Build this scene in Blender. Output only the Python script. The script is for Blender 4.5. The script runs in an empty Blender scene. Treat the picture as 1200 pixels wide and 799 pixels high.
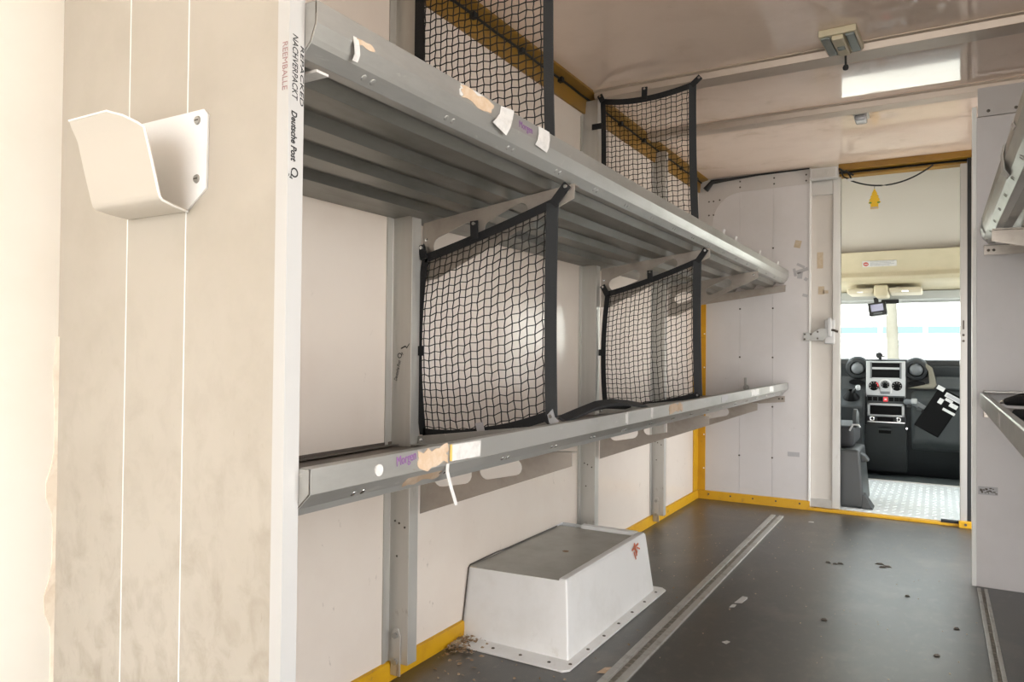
import bpy, bmesh, math, random
from mathutils import Vector, Matrix

C = bpy.context.scene.collection
SC = bpy.context.scene
random.seed(7)

# ------------------------------------------------------------------ camera
cam_data = bpy.data.cameras.new('camera')
cam_data.sensor_width = 36.0
cam_data.lens = 858.0 / 1200.0 * 36.0
cam_data.clip_start = 0.02
cam_data.clip_end = 300
cam = bpy.data.objects.new('camera', cam_data)
C.objects.link(cam)
R = Matrix(((0.8648, -0.0011, 0.5021), (0.5019, -0.0176, -0.8648), (0.0098, 0.9998, -0.0147)))
cam.matrix_world = Matrix.Translation((0, 0, 0.95)) @ R.to_4x4()
SC.camera = cam

# ------------------------------------------------------------------ sky, sun, exposure
world = bpy.data.worlds.new('sky')
SC.world = world
world.use_nodes = True
wn = world.node_tree.nodes
wl = world.node_tree.links
wn.clear()
wo = wn.new('ShaderNodeOutputWorld')
bg = wn.new('ShaderNodeBackground')
tc = wn.new('ShaderNodeTexCoord')
sp = wn.new('ShaderNodeSeparateXYZ')
rp = wn.new('ShaderNodeValToRGB')
rp.color_ramp.elements[0].position = 0.0
rp.color_ramp.elements[0].color = (1.0, 0.99, 0.975, 1)
rp.color_ramp.elements[1].position = 0.9
rp.color_ramp.elements[1].color = (0.86, 0.93, 1.0, 1)
wl.new(tc.outputs['Generated'], sp.inputs[0])
wl.new(sp.outputs['Z'], rp.inputs[0])
wl.new(rp.outputs[0], bg.inputs['Color'])
bg.inputs['Strength'].default_value = 1.0
wl.new(bg.outputs[0], wo.inputs['Surface'])

sun_data = bpy.data.lights.new('sun', 'SUN')
sun_data.energy = 3.2
sun_data.angle = math.radians(3.0)
sun_data.color = (1.0, 0.965, 0.91)
sun = bpy.data.objects.new('sun', sun_data)
C.objects.link(sun)
to_sun = Vector((-0.1, -0.6, 0.79)).normalized()
sun.rotation_euler = to_sun.to_track_quat('Z', 'Y').to_euler()
sun.location = (4, 2, 6)


def portal(loc, rot, sx, sy):
    d = bpy.data.lights.new('sky_portal', 'AREA')
    d.shape = 'RECTANGLE'
    d.size = sx
    d.size_y = sy
    d.cycles.is_portal = True
    o = bpy.data.objects.new('sky_portal', d)
    o.location = loc
    o.rotation_euler = rot
    C.objects.link(o)


portal((-0.31, -2.60, 1.05), (math.radians(90), 0, 0), 2.3, 2.2)         # open rear, added unseen behind the camera to let daylight in
portal((0.82, 1.10, 1.0), (0, math.radians(90), 0), 2.1, 1.2)             # side opening right of the camera, added out of view for daylight
portal((0.82, 4.20, 0.75), (0, math.radians(90), 0), 1.5, 1.1)             # unseen opening added behind the right partition to light the bulkhead
portal((-0.10, 6.98, 1.20), (math.radians(-90), 0, 0), 1.9, 0.75)        # windscreen

SC.view_settings.view_transform = 'Standard'
SC.view_settings.look = 'None'
SC.view_settings.gamma = 1.0
SC.view_settings.use_curve_mapping = False
SC.view_settings.exposure = 3.06

# ------------------------------------------------------------------ materials
MATS = {}


def mat(name, col, rough=0.5, metal=0.0, col2=None, nscale=6.0, lo=0.45, hi=0.7, stretch=None,
        bump=0.0, bscale=120.0, rvar=0.0, ior=1.45, coat=0.0, emit=None, estr=0.0):
    if name in MATS:
        return MATS[name]
    m = bpy.data.materials.new(name)
    m.use_nodes = True
    nt = m.node_tree
    b = nt.nodes['Principled BSDF']
    b.inputs['Base Color'].default_value = (*col, 1)
    b.inputs['Roughness'].default_value = rough
    b.inputs['Metallic'].default_value = metal
    b.inputs['IOR'].default_value = ior
    b.inputs['Coat Weight'].default_value = coat
    b.inputs['Coat Roughness'].default_value = 0.12
    if emit:
        b.inputs['Emission Color'].default_value = (*emit, 1)
        b.inputs['Emission Strength'].default_value = estr
    t = nt.nodes.new('ShaderNodeTexCoord')
    vec = t.outputs['Object']
    if stretch:
        mp = nt.nodes.new('ShaderNodeMapping')
        mp.inputs['Scale'].default_value = stretch
        nt.links.new(vec, mp.inputs['Vector'])
        vec = mp.outputs[0]
    if col2 is not None or rvar:
        n = nt.nodes.new('ShaderNodeTexNoise')
        n.inputs['Scale'].default_value = nscale
        n.inputs['Detail'].default_value = 7
        n.inputs['Roughness'].default_value = 0.62
        nt.links.new(vec, n.inputs['Vector'])
        r = nt.nodes.new('ShaderNodeValToRGB')
        r.color_ramp.elements[0].position = lo
        r.color_ramp.elements[1].position = hi
        nt.links.new(n.outputs['Fac'], r.inputs[0])
        if col2 is not None:
            r.color_ramp.elements[0].color = (*col, 1)
            r.color_ramp.elements[1].color = (*col2, 1)
            nt.links.new(r.outputs[0], b.inputs['Base Color'])
        if rvar:
            mr = nt.nodes.new('ShaderNodeMapRange')
            mr.inputs['To Min'].default_value = max(0.02, rough - rvar)
            mr.inputs['To Max'].default_value = min(1, rough + rvar)
            nt.links.new(n.outputs['Fac'], mr.inputs['Value'])
            nt.links.new(mr.outputs[0], b.inputs['Roughness'])
    if bump:
        n2 = nt.nodes.new('ShaderNodeTexNoise')
        n2.inputs['Scale'].default_value = bscale
        n2.inputs['Detail'].default_value = 4
        nt.links.new(vec, n2.inputs['Vector'])
        bp = nt.nodes.new('ShaderNodeBump')
        bp.inputs['Strength'].default_value = bump
        bp.inputs['Distance'].default_value = 0.004
        nt.links.new(n2.outputs['Fac'], bp.inputs['Height'])
        nt.links.new(bp.outputs[0], b.inputs['Normal'])
    MATS[name] = m
    return m


def scuffs(m, scale, lo, hi, col, stretch=(1, 1, 1), zfade=None, amount=1.0):
    """layer a second, sharper set of marks over a material's base colour; zfade = (z_full, z_none)"""
    nt = m.node_tree
    b = nt.nodes['Principled BSDF']
    t = nt.nodes.new('ShaderNodeTexCoord')
    mp = nt.nodes.new('ShaderNodeMapping')
    mp.inputs['Scale'].default_value = stretch
    nt.links.new(t.outputs['Object'], mp.inputs['Vector'])
    n = nt.nodes.new('ShaderNodeTexNoise')
    n.inputs['Scale'].default_value = scale
    n.inputs['Detail'].default_value = 8
    n.inputs['Roughness'].default_value = 0.6
    n.inputs['Distortion'].default_value = 0.4
    nt.links.new(mp.outputs[0], n.inputs['Vector'])
    r = nt.nodes.new('ShaderNodeMapRange')
    r.inputs['From Min'].default_value = lo
    r.inputs['From Max'].default_value = hi
    r.inputs['To Max'].default_value = amount
    nt.links.new(n.outputs['Fac'], r.inputs['Value'])
    fac = r.outputs[0]
    if zfade:
        g = nt.nodes.new('ShaderNodeNewGeometry')
        s = nt.nodes.new('ShaderNodeSeparateXYZ')
        nt.links.new(g.outputs['Position'], s.inputs[0])
        z = nt.nodes.new('ShaderNodeMapRange')
        z.inputs['From Min'].default_value = zfade[0]
        z.inputs['From Max'].default_value = zfade[1]
        z.inputs['To Min'].default_value = 1.0
        z.inputs['To Max'].default_value = 0.0
        nt.links.new(s.outputs['Z'], z.inputs['Value'])
        mu = nt.nodes.new('ShaderNodeMath')
        mu.operation = 'MULTIPLY'
        nt.links.new(fac, mu.inputs[0])
        nt.links.new(z.outputs[0], mu.inputs[1])
        fac = mu.outputs[0]
    mx = nt.nodes.new('ShaderNodeMix')
    mx.data_type = 'RGBA'
    src = b.inputs['Base Color']
    if src.is_linked:
        nt.links.new(src.links[0].from_socket, mx.inputs[6])
    else:
        mx.inputs[6].default_value = src.default_value
    mx.inputs[7].default_value = (*col, 1)
    nt.links.new(fac, mx.inputs[0])
    nt.links.new(mx.outputs[2], src)
    return m


M_board = mat('cream_board', (0.445, 0.405, 0.345), 0.5, col2=(0.405, 0.365, 0.305), nscale=5, bump=0.03)
scuffs(M_board, 15, 0.47, 0.70, (0.25, 0.205, 0.15), (1.5, 1, 1.1), (0.2, 1.1), 0.65)
scuffs(M_board, 60, 0.66, 0.74, (0.30, 0.25, 0.2), (1.6, 1, 0.5), (0.2, 1.3), 0.6)
M_cream = mat('cream_side', (0.88, 0.86, 0.80), 0.45, col2=(0.86, 0.83, 0.76), nscale=4)  # raised pale tone stands in for strong light on this wall
M_sealant = mat('sealant', (0.76, 0.68, 0.57), 0.6, col2=(0.66, 0.56, 0.45), nscale=30)
M_jamb = mat('jamb_aluminium', (0.42, 0.405, 0.38), 0.4, 0.1)
M_white = mat('joint_white', (0.85, 0.85, 0.82), 0.4)
M_wall = mat('grp_wall', (0.74, 0.66, 0.585), 0.16, col2=(0.71, 0.62, 0.545), nscale=3, bump=0.012, bscale=14)
scuffs(M_wall, 26, 0.665, 0.74, (0.25, 0.19, 0.15), (1, 1.3, 0.7), (0.0, 1.3), 0.7)
M_bulk = mat('bulkhead', (0.62, 0.595, 0.59), 0.38, col2=(0.585, 0.56, 0.55), nscale=4, bump=0.02)
scuffs(M_bulk, 30, 0.69, 0.75, (0.34, 0.31, 0.29), (1, 1, 1), None, 0.5)
M_bulk2 = mat('bulkhead_plate', (0.54, 0.51, 0.49), 0.42, col2=(0.51, 0.48, 0.455), nscale=6)
M_inset = mat('door_inset', (0.60, 0.56, 0.51), 0.45, col2=(0.57, 0.53, 0.48), nscale=5)
M_ceil = mat('grp_ceiling', (0.88, 0.71, 0.59), 0.04, col2=(0.82, 0.65, 0.53), nscale=5, bump=0.012, bscale=9, ior=1.8)
scuffs(M_ceil, 5, 0.6, 0.75, (0.55, 0.40, 0.26), (1, 1, 1), None, 0.5)
M_alu = mat('aluminium', (0.50, 0.48, 0.45), 0.42, 0.6, col2=(0.43, 0.41, 0.38), nscale=7, stretch=(1, 0.25, 1), rvar=0.1)
M_alu_v = mat('aluminium_upright', (0.55, 0.535, 0.50), 0.40, 0.5, col2=(0.46, 0.44, 0.405), nscale=9, stretch=(1, 1, 0.12), rvar=0.1)
scuffs(M_alu_v, 40, 0.62, 0.72, (0.20, 0.15, 0.11), (1, 1, 0.4), (0.0, 0.8), 0.7)
M_galv = mat('galvanised', (0.23, 0.225, 0.205), 0.36, 0.7, col2=(0.175, 0.17, 0.15), nscale=14, stretch=(1, 0.3, 1), rvar=0.06)
M_rail = mat('worn_aluminium', (0.40, 0.395, 0.375), 0.38, 0.6, col2=(0.32, 0.315, 0.29), nscale=10, stretch=(1, 0.3, 1), rvar=0.08)
scuffs(M_rail, 45, 0.64, 0.72, (0.58, 0.58, 0.53), (1, 0.25, 1), None, 0.6)
M_brk = mat('bracket_metal', (0.42, 0.375, 0.33), 0.34, 0.5, col2=(0.35, 0.305, 0.265), nscale=12, rvar=0.08)
M_chan = mat('channel_white', (0.53, 0.525, 0.515), 0.35, 0.2)
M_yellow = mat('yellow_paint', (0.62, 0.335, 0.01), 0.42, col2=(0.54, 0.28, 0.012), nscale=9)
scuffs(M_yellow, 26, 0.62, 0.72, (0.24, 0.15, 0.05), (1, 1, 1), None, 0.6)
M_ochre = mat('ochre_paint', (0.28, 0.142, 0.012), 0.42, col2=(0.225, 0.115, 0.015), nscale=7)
M_floor = mat('phenolic_floor', (0.036, 0.034, 0.032), 0.34, col2=(0.060, 0.055, 0.048), nscale=2.5, lo=0.35, hi=0.8, rvar=0.05, bump=0.10, bscale=500, ior=1.85)
scuffs(M_floor, 5, 0.50, 0.80, (0.17, 0.14, 0.105), (1, 0.8, 1), None, 0.5)
scuffs(M_floor, 38, 0.55, 0.72, (0.13, 0.11, 0.085), (1, 0.6, 1), None, 0.45)
scuffs(M_floor, 90, 0.70, 0.74, (0.30, 0.27, 0.22), (1, 1, 1), None, 0.5)
M_track = mat('track_metal', (0.46, 0.45, 0.42), 0.4, 0.4, col2=(0.30, 0.275, 0.24), nscale=25, lo=0.5, hi=0.75)
M_groove = mat('track_groove', (0.22, 0.20, 0.17), 0.6, 0.2, col2=(0.42, 0.38, 0.33), nscale=60)
M_black = mat('black_webbing', (0.012, 0.012, 0.013), 0.75, bump=0.3, bscale=300)
M_strap = mat('grey_webbing', (0.030, 0.032, 0.034), 0.7, bump=0.3, bscale=300)
M_cord = mat('black_cord', (0.016, 0.015, 0.014), 0.8)
M_steel = mat('bright_steel', (0.72, 0.72, 0.72), 0.22, 1.0)
M_hole = mat('dark_rivet', (0.10, 0.085, 0.07), 0.5, 0.3)
M_box = mat('wheelbox_grp', (0.78, 0.775, 0.765), 0.42, col2=(0.72, 0.71, 0.69), nscale=8, bump=0.03)
scuffs(M_box, 14, 0.62, 0.76, (0.46, 0.42, 0.36), (1, 1, 1), (0.0, 0.2), 0.5)
M_boxtop = mat('wheelbox_top', (0.42, 0.41, 0.37), 0.4, col2=(0.33, 0.31, 0.27), nscale=7, lo=0.4, hi=0.7)
M_grime = mat('grimy_metal', (0.16, 0.135, 0.115), 0.5, 0.3, col2=(0.10, 0.08, 0.065), nscale=8)
M_batten = mat('roof_batten', (0.50, 0.41, 0.335), 0.38, 0.15, col2=(0.46, 0.375, 0.30), nscale=7)
M_red = mat('rust_red', (0.60, 0.17, 0.09), 0.6)
M_holder = mat('holder_plastic', (0.56, 0.515, 0.45), 0.35, bump=0.05, bscale=90)
M_holder2 = mat('holder_inner_lit', (0.80, 0.80, 0.79), 0.45, bump=0.1, bscale=140)  # whitish plate, lightened further to paint in light from the right
M_paper = mat('paper', (0.62, 0.605, 0.585), 0.7, col2=(0.52, 0.505, 0.49), nscale=60)
M_tan = mat('torn_label', (0.52, 0.38, 0.26), 0.75, col2=(0.60, 0.49, 0.38), nscale=40)
M_tan2 = mat('tape_residue', (0.50, 0.40, 0.28), 0.6, col2=(0.56, 0.47, 0.35), nscale=60)
M_greymark = mat('residue_grey', (0.42, 0.41, 0.42), 0.6)
M_ink = mat('black_ink', (0.02, 0.02, 0.022), 0.6)
M_inkred = mat('faded_red_ink', (0.33, 0.20, 0.20), 0.6)
M_purple = mat('purple_ink', (0.27, 0.12, 0.33), 0.6)
M_lampbox = mat('lamp_beige', (0.55, 0.48, 0.33), 0.45)
M_lampdark = mat('lamp_lens', (0.16, 0.18, 0.16), 0.2)
M_clear = mat('clear_lens', (0.42, 0.42, 0.43), 0.12, 0.1)
M_tree = mat('freshener_yellow', (0.72, 0.45, 0.02), 0.6)
M_green = mat('freshener_green', (0.05, 0.22, 0.06), 0.6)
M_tread = mat('tread_aluminium', (0.88, 0.89, 0.88), 0.40, 0.25, col2=(0.82, 0.83, 0.82), nscale=9, rvar=0.08)
M_carpet = mat('cab_mat', (0.075, 0.085, 0.083), 0.8, col2=(0.055, 0.06, 0.06), nscale=30, bump=0.3)
M_dash = mat('dash_plastic', (0.019, 0.021, 0.022), 0.5, bump=0.1, bscale=250)
M_dash2 = mat('dash_plastic_pale', (0.038, 0.042, 0.042), 0.5, bump=0.1, bscale=250)
M_void = mat('dark_recess', (0.005, 0.005, 0.005), 0.4, ior=1.15)
M_silver = mat('silver_bezel', (0.36, 0.365, 0.365), 0.34, 0.3)
M_vent = mat('vent_grey', (0.12, 0.125, 0.13), 0.45)
M_redbtn = mat('red_button', (0.75, 0.05, 0.06), 0.4)
M_visor = mat('visor_cream', (0.56, 0.50, 0.38), 0.55)
M_liner = mat('headliner', (0.58, 0.535, 0.475), 0.8)
M_shelfcab = mat('overhead_cream', (0.56, 0.49, 0.345), 0.55, col2=(0.51, 0.45, 0.31), nscale=6)
M_headgrey = mat('header_grey', (0.40, 0.41, 0.40), 0.6)
M_screen = mat('monitor_screen', (0.06, 0.06, 0.08), 0.15, emit=(0.55, 0.55, 0.72), estr=0.06)
M_seat = mat('seat_black', (0.022, 0.022, 0.024), 0.7, bump=0.2)
M_pedestal = mat('pedestal_plastic', (0.040, 0.042, 0.042), 0.42)
M_rubber = mat('black_rubber', (0.015, 0.015, 0.015), 0.6)
M_ground = mat('yard_concrete', (0.36, 0.34, 0.31), 0.9, col2=(0.30, 0.285, 0.26), nscale=2)
M_bldg = mat('render_white', (0.80, 0.80, 0.78), 0.8)
M_blue = mat('blue_band', (0.052, 0.088, 0.105), 0.6)
M_bwin = mat('building_window', (0.10, 0.12, 0.13), 0.4)
M_bark = mat('pale_bark', (0.085, 0.080, 0.065), 0.9, col2=(0.07, 0.065, 0.05), nscale=4)
M_leaf = mat('leaf_green', (0.11, 0.15, 0.05), 0.7, col2=(0.08, 0.12, 0.04), nscale=3)
M_litter = mat('leaf_litter', (0.25, 0.16, 0.09), 0.8, col2=(0.45, 0.36, 0.26), nscale=40)
M_shell = mat('van_outer', (0.75, 0.45, 0.02), 0.5)

M_glass = bpy.data.materials.new('pane_glass')
M_glass.use_nodes = True
_nt = M_glass.node_tree
_nt.nodes.clear()
_o = _nt.nodes.new('ShaderNodeOutputMaterial')
_t = _nt.nodes.new('ShaderNodeBsdfTransparent')
_t.inputs[0].default_value = (0.93, 0.96, 0.95, 1)
_g = _nt.nodes.new('ShaderNodeBsdfGlossy')
_g.inputs['Roughness'].default_value = 0.02
_m = _nt.nodes.new('ShaderNodeMixShader')
_lw = _nt.nodes.new('ShaderNodeLayerWeight')
_lw.inputs['Blend'].default_value = 0.5
_pw = _nt.nodes.new('ShaderNodeMath')
_pw.operation = 'POWER'
_pw.inputs[1].default_value = 5.0
_f = _nt.nodes.new('ShaderNodeMapRange')
_f.inputs['To Min'].default_value = 0.025
_f.inputs['To Max'].default_value = 0.8
_nt.links.new(_lw.outputs['Facing'], _pw.inputs[0])
_nt.links.new(_pw.outputs[0], _f.inputs['Value'])
_nt.links.new(_f.outputs[0], _m.inputs[0])
_nt.links.new(_t.outputs[0], _m.inputs[1])
_nt.links.new(_g.outputs[0], _m.inputs[2])
_nt.links.new(_m.outputs[0], _o.inputs['Surface'])

# ------------------------------------------------------------------ building helpers
ORG = {}


def link(o, parent=None, base=None):
    C.objects.link(o)
    if parent is not None:
        o.parent = parent
    return o


def root_org(parent):
    return ORG.get(parent.name, Vector((0, 0, 0))) if parent is not None else Vector((0, 0, 0))


def thing(name, label, cat, loc=(0, 0, 0), group=None):
    o = bpy.data.objects.new(name, None)
    o.empty_display_size = 0.05
    C.objects.link(o)
    o.location = loc
    ORG[o.name] = Vector(loc)
    o['label'] = label
    o['category'] = cat
    if group:
        o['group'] = group
    return o


def tag(o, label, cat, group=None):
    o['label'] = label
    o['category'] = cat
    if group:
        o['group'] = group
    return o


class MB:
    def __init__(self):
        self.bm = bmesh.new()

    def quad(self, pts):
        self.bm.faces.new([self.bm.verts.new(p) for p in pts])
        return self

    def box(self, x0, x1, y0, y1, z0, z1, M=None):
        v = [Vector((x, y, z)) for x in (x0, x1) for y in (y0, y1) for z in (z0, z1)]
        if M is not None:
            v = [M @ p for p in v]
        vs = [self.bm.verts.new(p) for p in v]
        for f in ((0, 1, 3, 2), (4, 6, 7, 5), (0, 4, 5, 1), (2, 3, 7, 6), (0, 2, 6, 4), (1, 5, 7, 3)):
            self.bm.faces.new([vs[i] for i in f])
        return self

    def hexa(self, b, t):
        """box from 4 bottom and 4 top points"""
        vb = [self.bm.verts.new(p) for p in b]
        vt = [self.bm.verts.new(p) for p in t]
        self.bm.faces.new(vb[::-1])
        self.bm.faces.new(vt)
        for i in range(4):
            j = (i + 1) % 4
            self.bm.faces.new([vb[i], vb[j], vt[j], vt[i]])
        return self

    def prism(self, prof, axis, a0, a1):
        """extrude closed 2-D profile along axis ('x','y','z')"""
        def P(p, a):
            if axis == 'x':
                return (a, p[0], p[1])
            if axis == 'y':
                return (p[0], a, p[1])
            return (p[0], p[1], a)
        A = [self.bm.verts.new(P(p, a0)) for p in prof]
        B = [self.bm.verts.new(P(p, a1)) for p in prof]
        n = len(prof)
        self.bm.faces.new(A)
        self.bm.faces.new(B[::-1])
        for i in range(n):
            j = (i + 1) % n
            self.bm.faces.new([A[i], B[i], B[j], A[j]])
        return self

    def sheet(self, line, axis, a0, a1, th):
        """thin folded sheet: open 2-D polyline given thickness th, extruded"""
        n = len(line)
        offs = []
        for i in range(n):
            d = Vector((0, 0))
            if i > 0:
                e = Vector(line[i]) - Vector(line[i - 1])
                d += e.normalized()
            if i < n - 1:
                e = Vector(line[i + 1]) - Vector(line[i])
                d += e.normalized()
            d.normalize()
            offs.append(Vector(line[i]) + Vector((-d.y, d.x)) * th)
        prof = [tuple(p) for p in line] + [tuple(p) for p in offs[::-1]]
        A, B = [], []

        def P(p, a):
            if axis == 'x':
                return (a, p[0], p[1])
            if axis == 'y':
                return (p[0], a, p[1])
            return (p[0], p[1], a)
        A = [self.bm.verts.new(P(p, a0)) for p in prof]
        B = [self.bm.verts.new(P(p, a1)) for p in prof]
        m = len(prof)
        for i in range(m):
            j = (i + 1) % m
            self.bm.faces.new([A[i], B[i], B[j], A[j]])
        for i in range(n - 1):
            a, b, c, d = i, i + 1, m - 2 - i, m - 1 - i
            self.bm.faces.new([A[a], A[b], A[c], A[d]])
            self.bm.faces.new([B[d], B[c], B[b], B[a]])
        return self

    def cyl(self, p0, p1, r0, r1=None, n=16):
        return self.tube([p0, p1], [r0, r0 if r1 is None else r1], n)

    def tube(self, pts, r, n=8):
        pts = [Vector(p) for p in pts]
        if not isinstance(r, (list, tuple)):
            r = [r] * len(pts)
        rings = []
        d0 = (pts[1] - pts[0]).normalized()
        ref = Vector((0, 0, 1)) if abs(d0.z) < 0.9 else Vector((1, 0, 0))
        for i, p in enumerate(pts):
            if i == 0:
                d = pts[1] - pts[0]
            elif i == len(pts) - 1:
                d = pts[-1] - pts[-2]
            else:
                d = pts[i + 1] - pts[i - 1]
            d.normalize()
            a = ref - d * ref.dot(d)
            a.normalize()
            b = d.cross(a)
            rings.append([self.bm.verts.new(p + (a * math.cos(2 * math.pi * k / n) + b * math.sin(2 * math.pi * k / n)) * r[i]) for k in range(n)])
        for i in range(len(rings) - 1):
            for k in range(n):
                l = (k + 1) % n
                self.bm.faces.new([rings[i][k], rings[i][l], rings[i + 1][l], rings[i + 1][k]])
        self.bm.faces.new(rings[0][::-1])
        self.bm.faces.new(rings[-1])
        return self

    def lathe(self, prof, M, n=24):
        """prof: list of (r, h) revolved about local z, placed by matrix M"""
        rings = []
        for r, h in prof:
            if r < 1e-6:
                rings.append([self.bm.verts.new(M @ Vector((0, 0, h)))])
            else:
                rings.append([self.bm.verts.new(M @ Vector((r * math.cos(2 * math.pi * k / n), r * math.sin(2 * math.pi * k / n), h))) for k in range(n)])
        for a, b in zip(rings, rings[1:]):
            for k in range(n):
                l = (k + 1) % n
                f = [a[k % len(a)], a[l % len(a)], b[l % len(b)], b[k % len(b)]]
                g = []
                for v in f:
                    if v not in g:
                        g.append(v)
                if len(g) > 2:
                    self.bm.faces.new(g)
        return self

    def ribbon(self, pts, wdirs, w, th, nrm):
        """flat strap through pts; wdirs: unit width direction(s); nrm: thickness direction"""
        nrm = Vector(nrm).normalized() * th / 2
        rows = []
        for i, p in enumerate(pts):
            wd = wdirs[i] if isinstance(wdirs, list) else wdirs
            wd = Vector(wd).normalized() * w / 2
            p = Vector(p)
            rows.append([self.bm.verts.new(q) for q in (p - wd - nrm, p + wd - nrm, p + wd + nrm, p - wd + nrm)])
        for a, b in zip(rows, rows[1:]):
            for k in range(4):
                l = (k + 1) % 4
                self.bm.faces.new([a[k], a[l], b[l], b[k]])
        self.bm.faces.new(rows[0][::-1])
        self.bm.faces.new(rows[-1])
        return self

    def build(self, name, m, parent=None, bevel=0.0, seg=2, smooth=False, stuff=False, label=None, sub=0):
        bm = self.bm
        bmesh.ops.recalc_face_normals(bm, faces=bm.faces)
        if bevel:
            es = [e for e in bm.edges if len(e.link_faces) == 2 and e.calc_face_angle(0) > math.radians(25)]
            bmesh.ops.bevel(bm, geom=es, offset=bevel, segments=seg, affect='EDGES', profile=0.6, clamp_overlap=True)
        org = root_org(parent)
        if org.length > 0:
            bmesh.ops.translate(bm, verts=bm.verts, vec=-org)
        me = bpy.data.meshes.new(name)
        bm.to_mesh(me)
        bm.free()
        me.materials.append(m)
        if smooth:
            for p in me.polygons:
                p.use_smooth = True
            me.set_sharp_from_angle(angle=math.radians(40))
        o = bpy.data.objects.new(name, me)
        link(o, parent)
        if parent is not None:
            ORG[o.name] = org
        if stuff:
            o['kind'] = 'stuff'
        if label:
            o['label'] = label
        return o


def struct(o, label=None):
    o['kind'] = 'structure'
    if label:
        o['label'] = label
    return o


def sroot(name, label=None):
    o = bpy.data.objects.new(name, None)
    o.empty_display_size = 0.05
    C.objects.link(o)
    ORG[o.name] = Vector((0, 0, 0))
    o['kind'] = 'structure'
    if label:
        o['label'] = label
    return o


def curve_mesh(cu, name, m, parent, M):
    tmp = bpy.data.objects.new('tmp', cu)
    C.objects.link(tmp)
    dg = bpy.context.evaluated_depsgraph_get()
    me = bpy.data.meshes.new_from_object(tmp.evaluated_get(dg))
    bpy.data.objects.remove(tmp)
    bpy.data.curves.remove(cu)
    me.transform(Matrix.Translation(-root_org(parent)) @ M)
    me.name = name
    me.materials.clear()
    me.materials.append(m)
    o = bpy.data.objects.new(name, me)
    link(o, parent)
    if parent is not None:
        ORG[o.name] = root_org(parent)
    return o


def plate(name, outer, holes, th, M, m, parent, bev=0.0):
    cu = bpy.data.curves.new('c', 'CURVE')
    cu.dimensions = '2D'
    cu.fill_mode = 'BOTH'
    cu.extrude = th / 2
    cu.bevel_depth = bev
    for loop in [outer] + list(holes):
        s = cu.splines.new('POLY')
        s.points.add(len(loop) - 1)
        for p, q in zip(s.points, loop):
            p.co = (q[0], q[1], 0, 1)
        s.use_cyclic_u = True
    return curve_mesh(cu, name, m, parent, M)


def text(name, body, size, M, m, parent, shear=0.0, width=None, bold=0.0, label=None):
    cu = bpy.data.curves.new('t', 'FONT')
    cu.body = body
    cu.size = size
    cu.shear = shear
    cu.extrude = 0.0002
    cu.offset = bold
    cu.resolution_u = 3
    tmp = bpy.data.objects.new('tmp', cu)
    C.objects.link(tmp)
    dg = bpy.context.evaluated_depsgraph_get()
    me = bpy.data.meshes.new_from_object(tmp.evaluated_get(dg))
    bpy.data.objects.remove(tmp)
    bpy.data.curves.remove(cu)
    if width:
        xs = [v.co.x for v in me.vertices]
        k = width / (max(xs) - min(xs))
        me.transform(Matrix.Diagonal((k, 1, 1, 1)))
    me.transform(Matrix.Translation(-root_org(parent)) @ M)
    me.materials.clear()
    me.materials.append(m)
    me.name = name
    o = bpy.data.objects.new(name, me)
    link(o, parent)
    if label:
        o['label'] = label
    return o


def frame(o, x, y):
    """matrix whose local x,y axes are the given world directions and origin o"""
    x = Vector(x).normalized()
    y = Vector(y).normalized()
    z = x.cross(y)
    return Matrix(((x.x, y.x, z.x, o[0]), (x.y, y.y, z.y, o[1]), (x.z, y.z, z.z, o[2]), (0, 0, 0, 1)))


def stadium(a, b, r, n=8):
    a, b = Vector(a), Vector(b)
    d = (b - a).normalized()
    t0 = math.atan2(d.y, d.x)
    pts = []
    for k in range(n + 1):
        t = t0 - math.pi / 2 + math.pi * k / n
        pts.append((b.x + r * math.cos(t), b.y + r * math.sin(t)))
    for k in range(n + 1):
        t = t0 + math.pi / 2 + math.pi * k / n
        pts.append((a.x + r * math.cos(t), a.y + r * math.sin(t)))
    return pts


def rivets(pts, nrm, r, h, name, m, parent, n=8):
    mb = MB()
    nrm = Vector(nrm).normalized()
    for p in pts:
        p = Vector(p)
        mb.tube([p, p + nrm * h * 0.6, p + nrm * h], [r, r * 0.85, r * 0.3], n)
    return mb.build(name, m, parent, stuff=len(pts) > 1, smooth=True)


def copy_tree(o, delta=(0, 0, 0), parent=None):
    c = o.copy()
    C.objects.link(c)
    if parent is not None:
        c.parent = parent
    else:
        c.location = o.location + Vector(delta)
    for ch in list(o.children):
        copy_tree(ch, parent=c)
    return c


XW, XR, YB, ZC = -1.37, 0.80, 4.81, 2.10    # left wall, right wall, bulkhead, ceiling

# ------------------------------------------------------------------ floor, ceiling, walls
fl = sroot('floor', 'dark grey coated plywood load floor, scuffed and gritty')
MB().box(-1.45, XR + .05, -2.60, YB + .03, -0.04, 0).build('floor_board', M_floor, fl)

ce = sroot('ceiling', 'glossy brownish white roof skin above the load space')
for y0, y1 in ((-2.60, 2.955), (2.965, 3.615), (3.625, YB + .03)):
    MB().box(-1.45, XR + .05, y0, y1, ZC, ZC + .03).build('ceiling_panel', M_ceil, ce, bevel=.001)
MB().box(-1.5, XR + .08, -2.60, YB + .05, ZC + .031, ZC + .05).build('roof_skin', M_shell, ce)


def batten(name, y0, y1, label):
    mb = MB()
    prof = [(y0 - .018, ZC), (y0 - .018, ZC - .004), (y0, ZC - .006), (y0 + .006, ZC - .030), (y1 - .006, ZC - .030), (y1, ZC - .006), (y1 + .018, ZC - .004), (y1 + .018, ZC)]
    mb.prism(prof, 'x', XW + .06, XR)
    return struct(mb.build(name, M_batten, bevel=.001), label)


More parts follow.
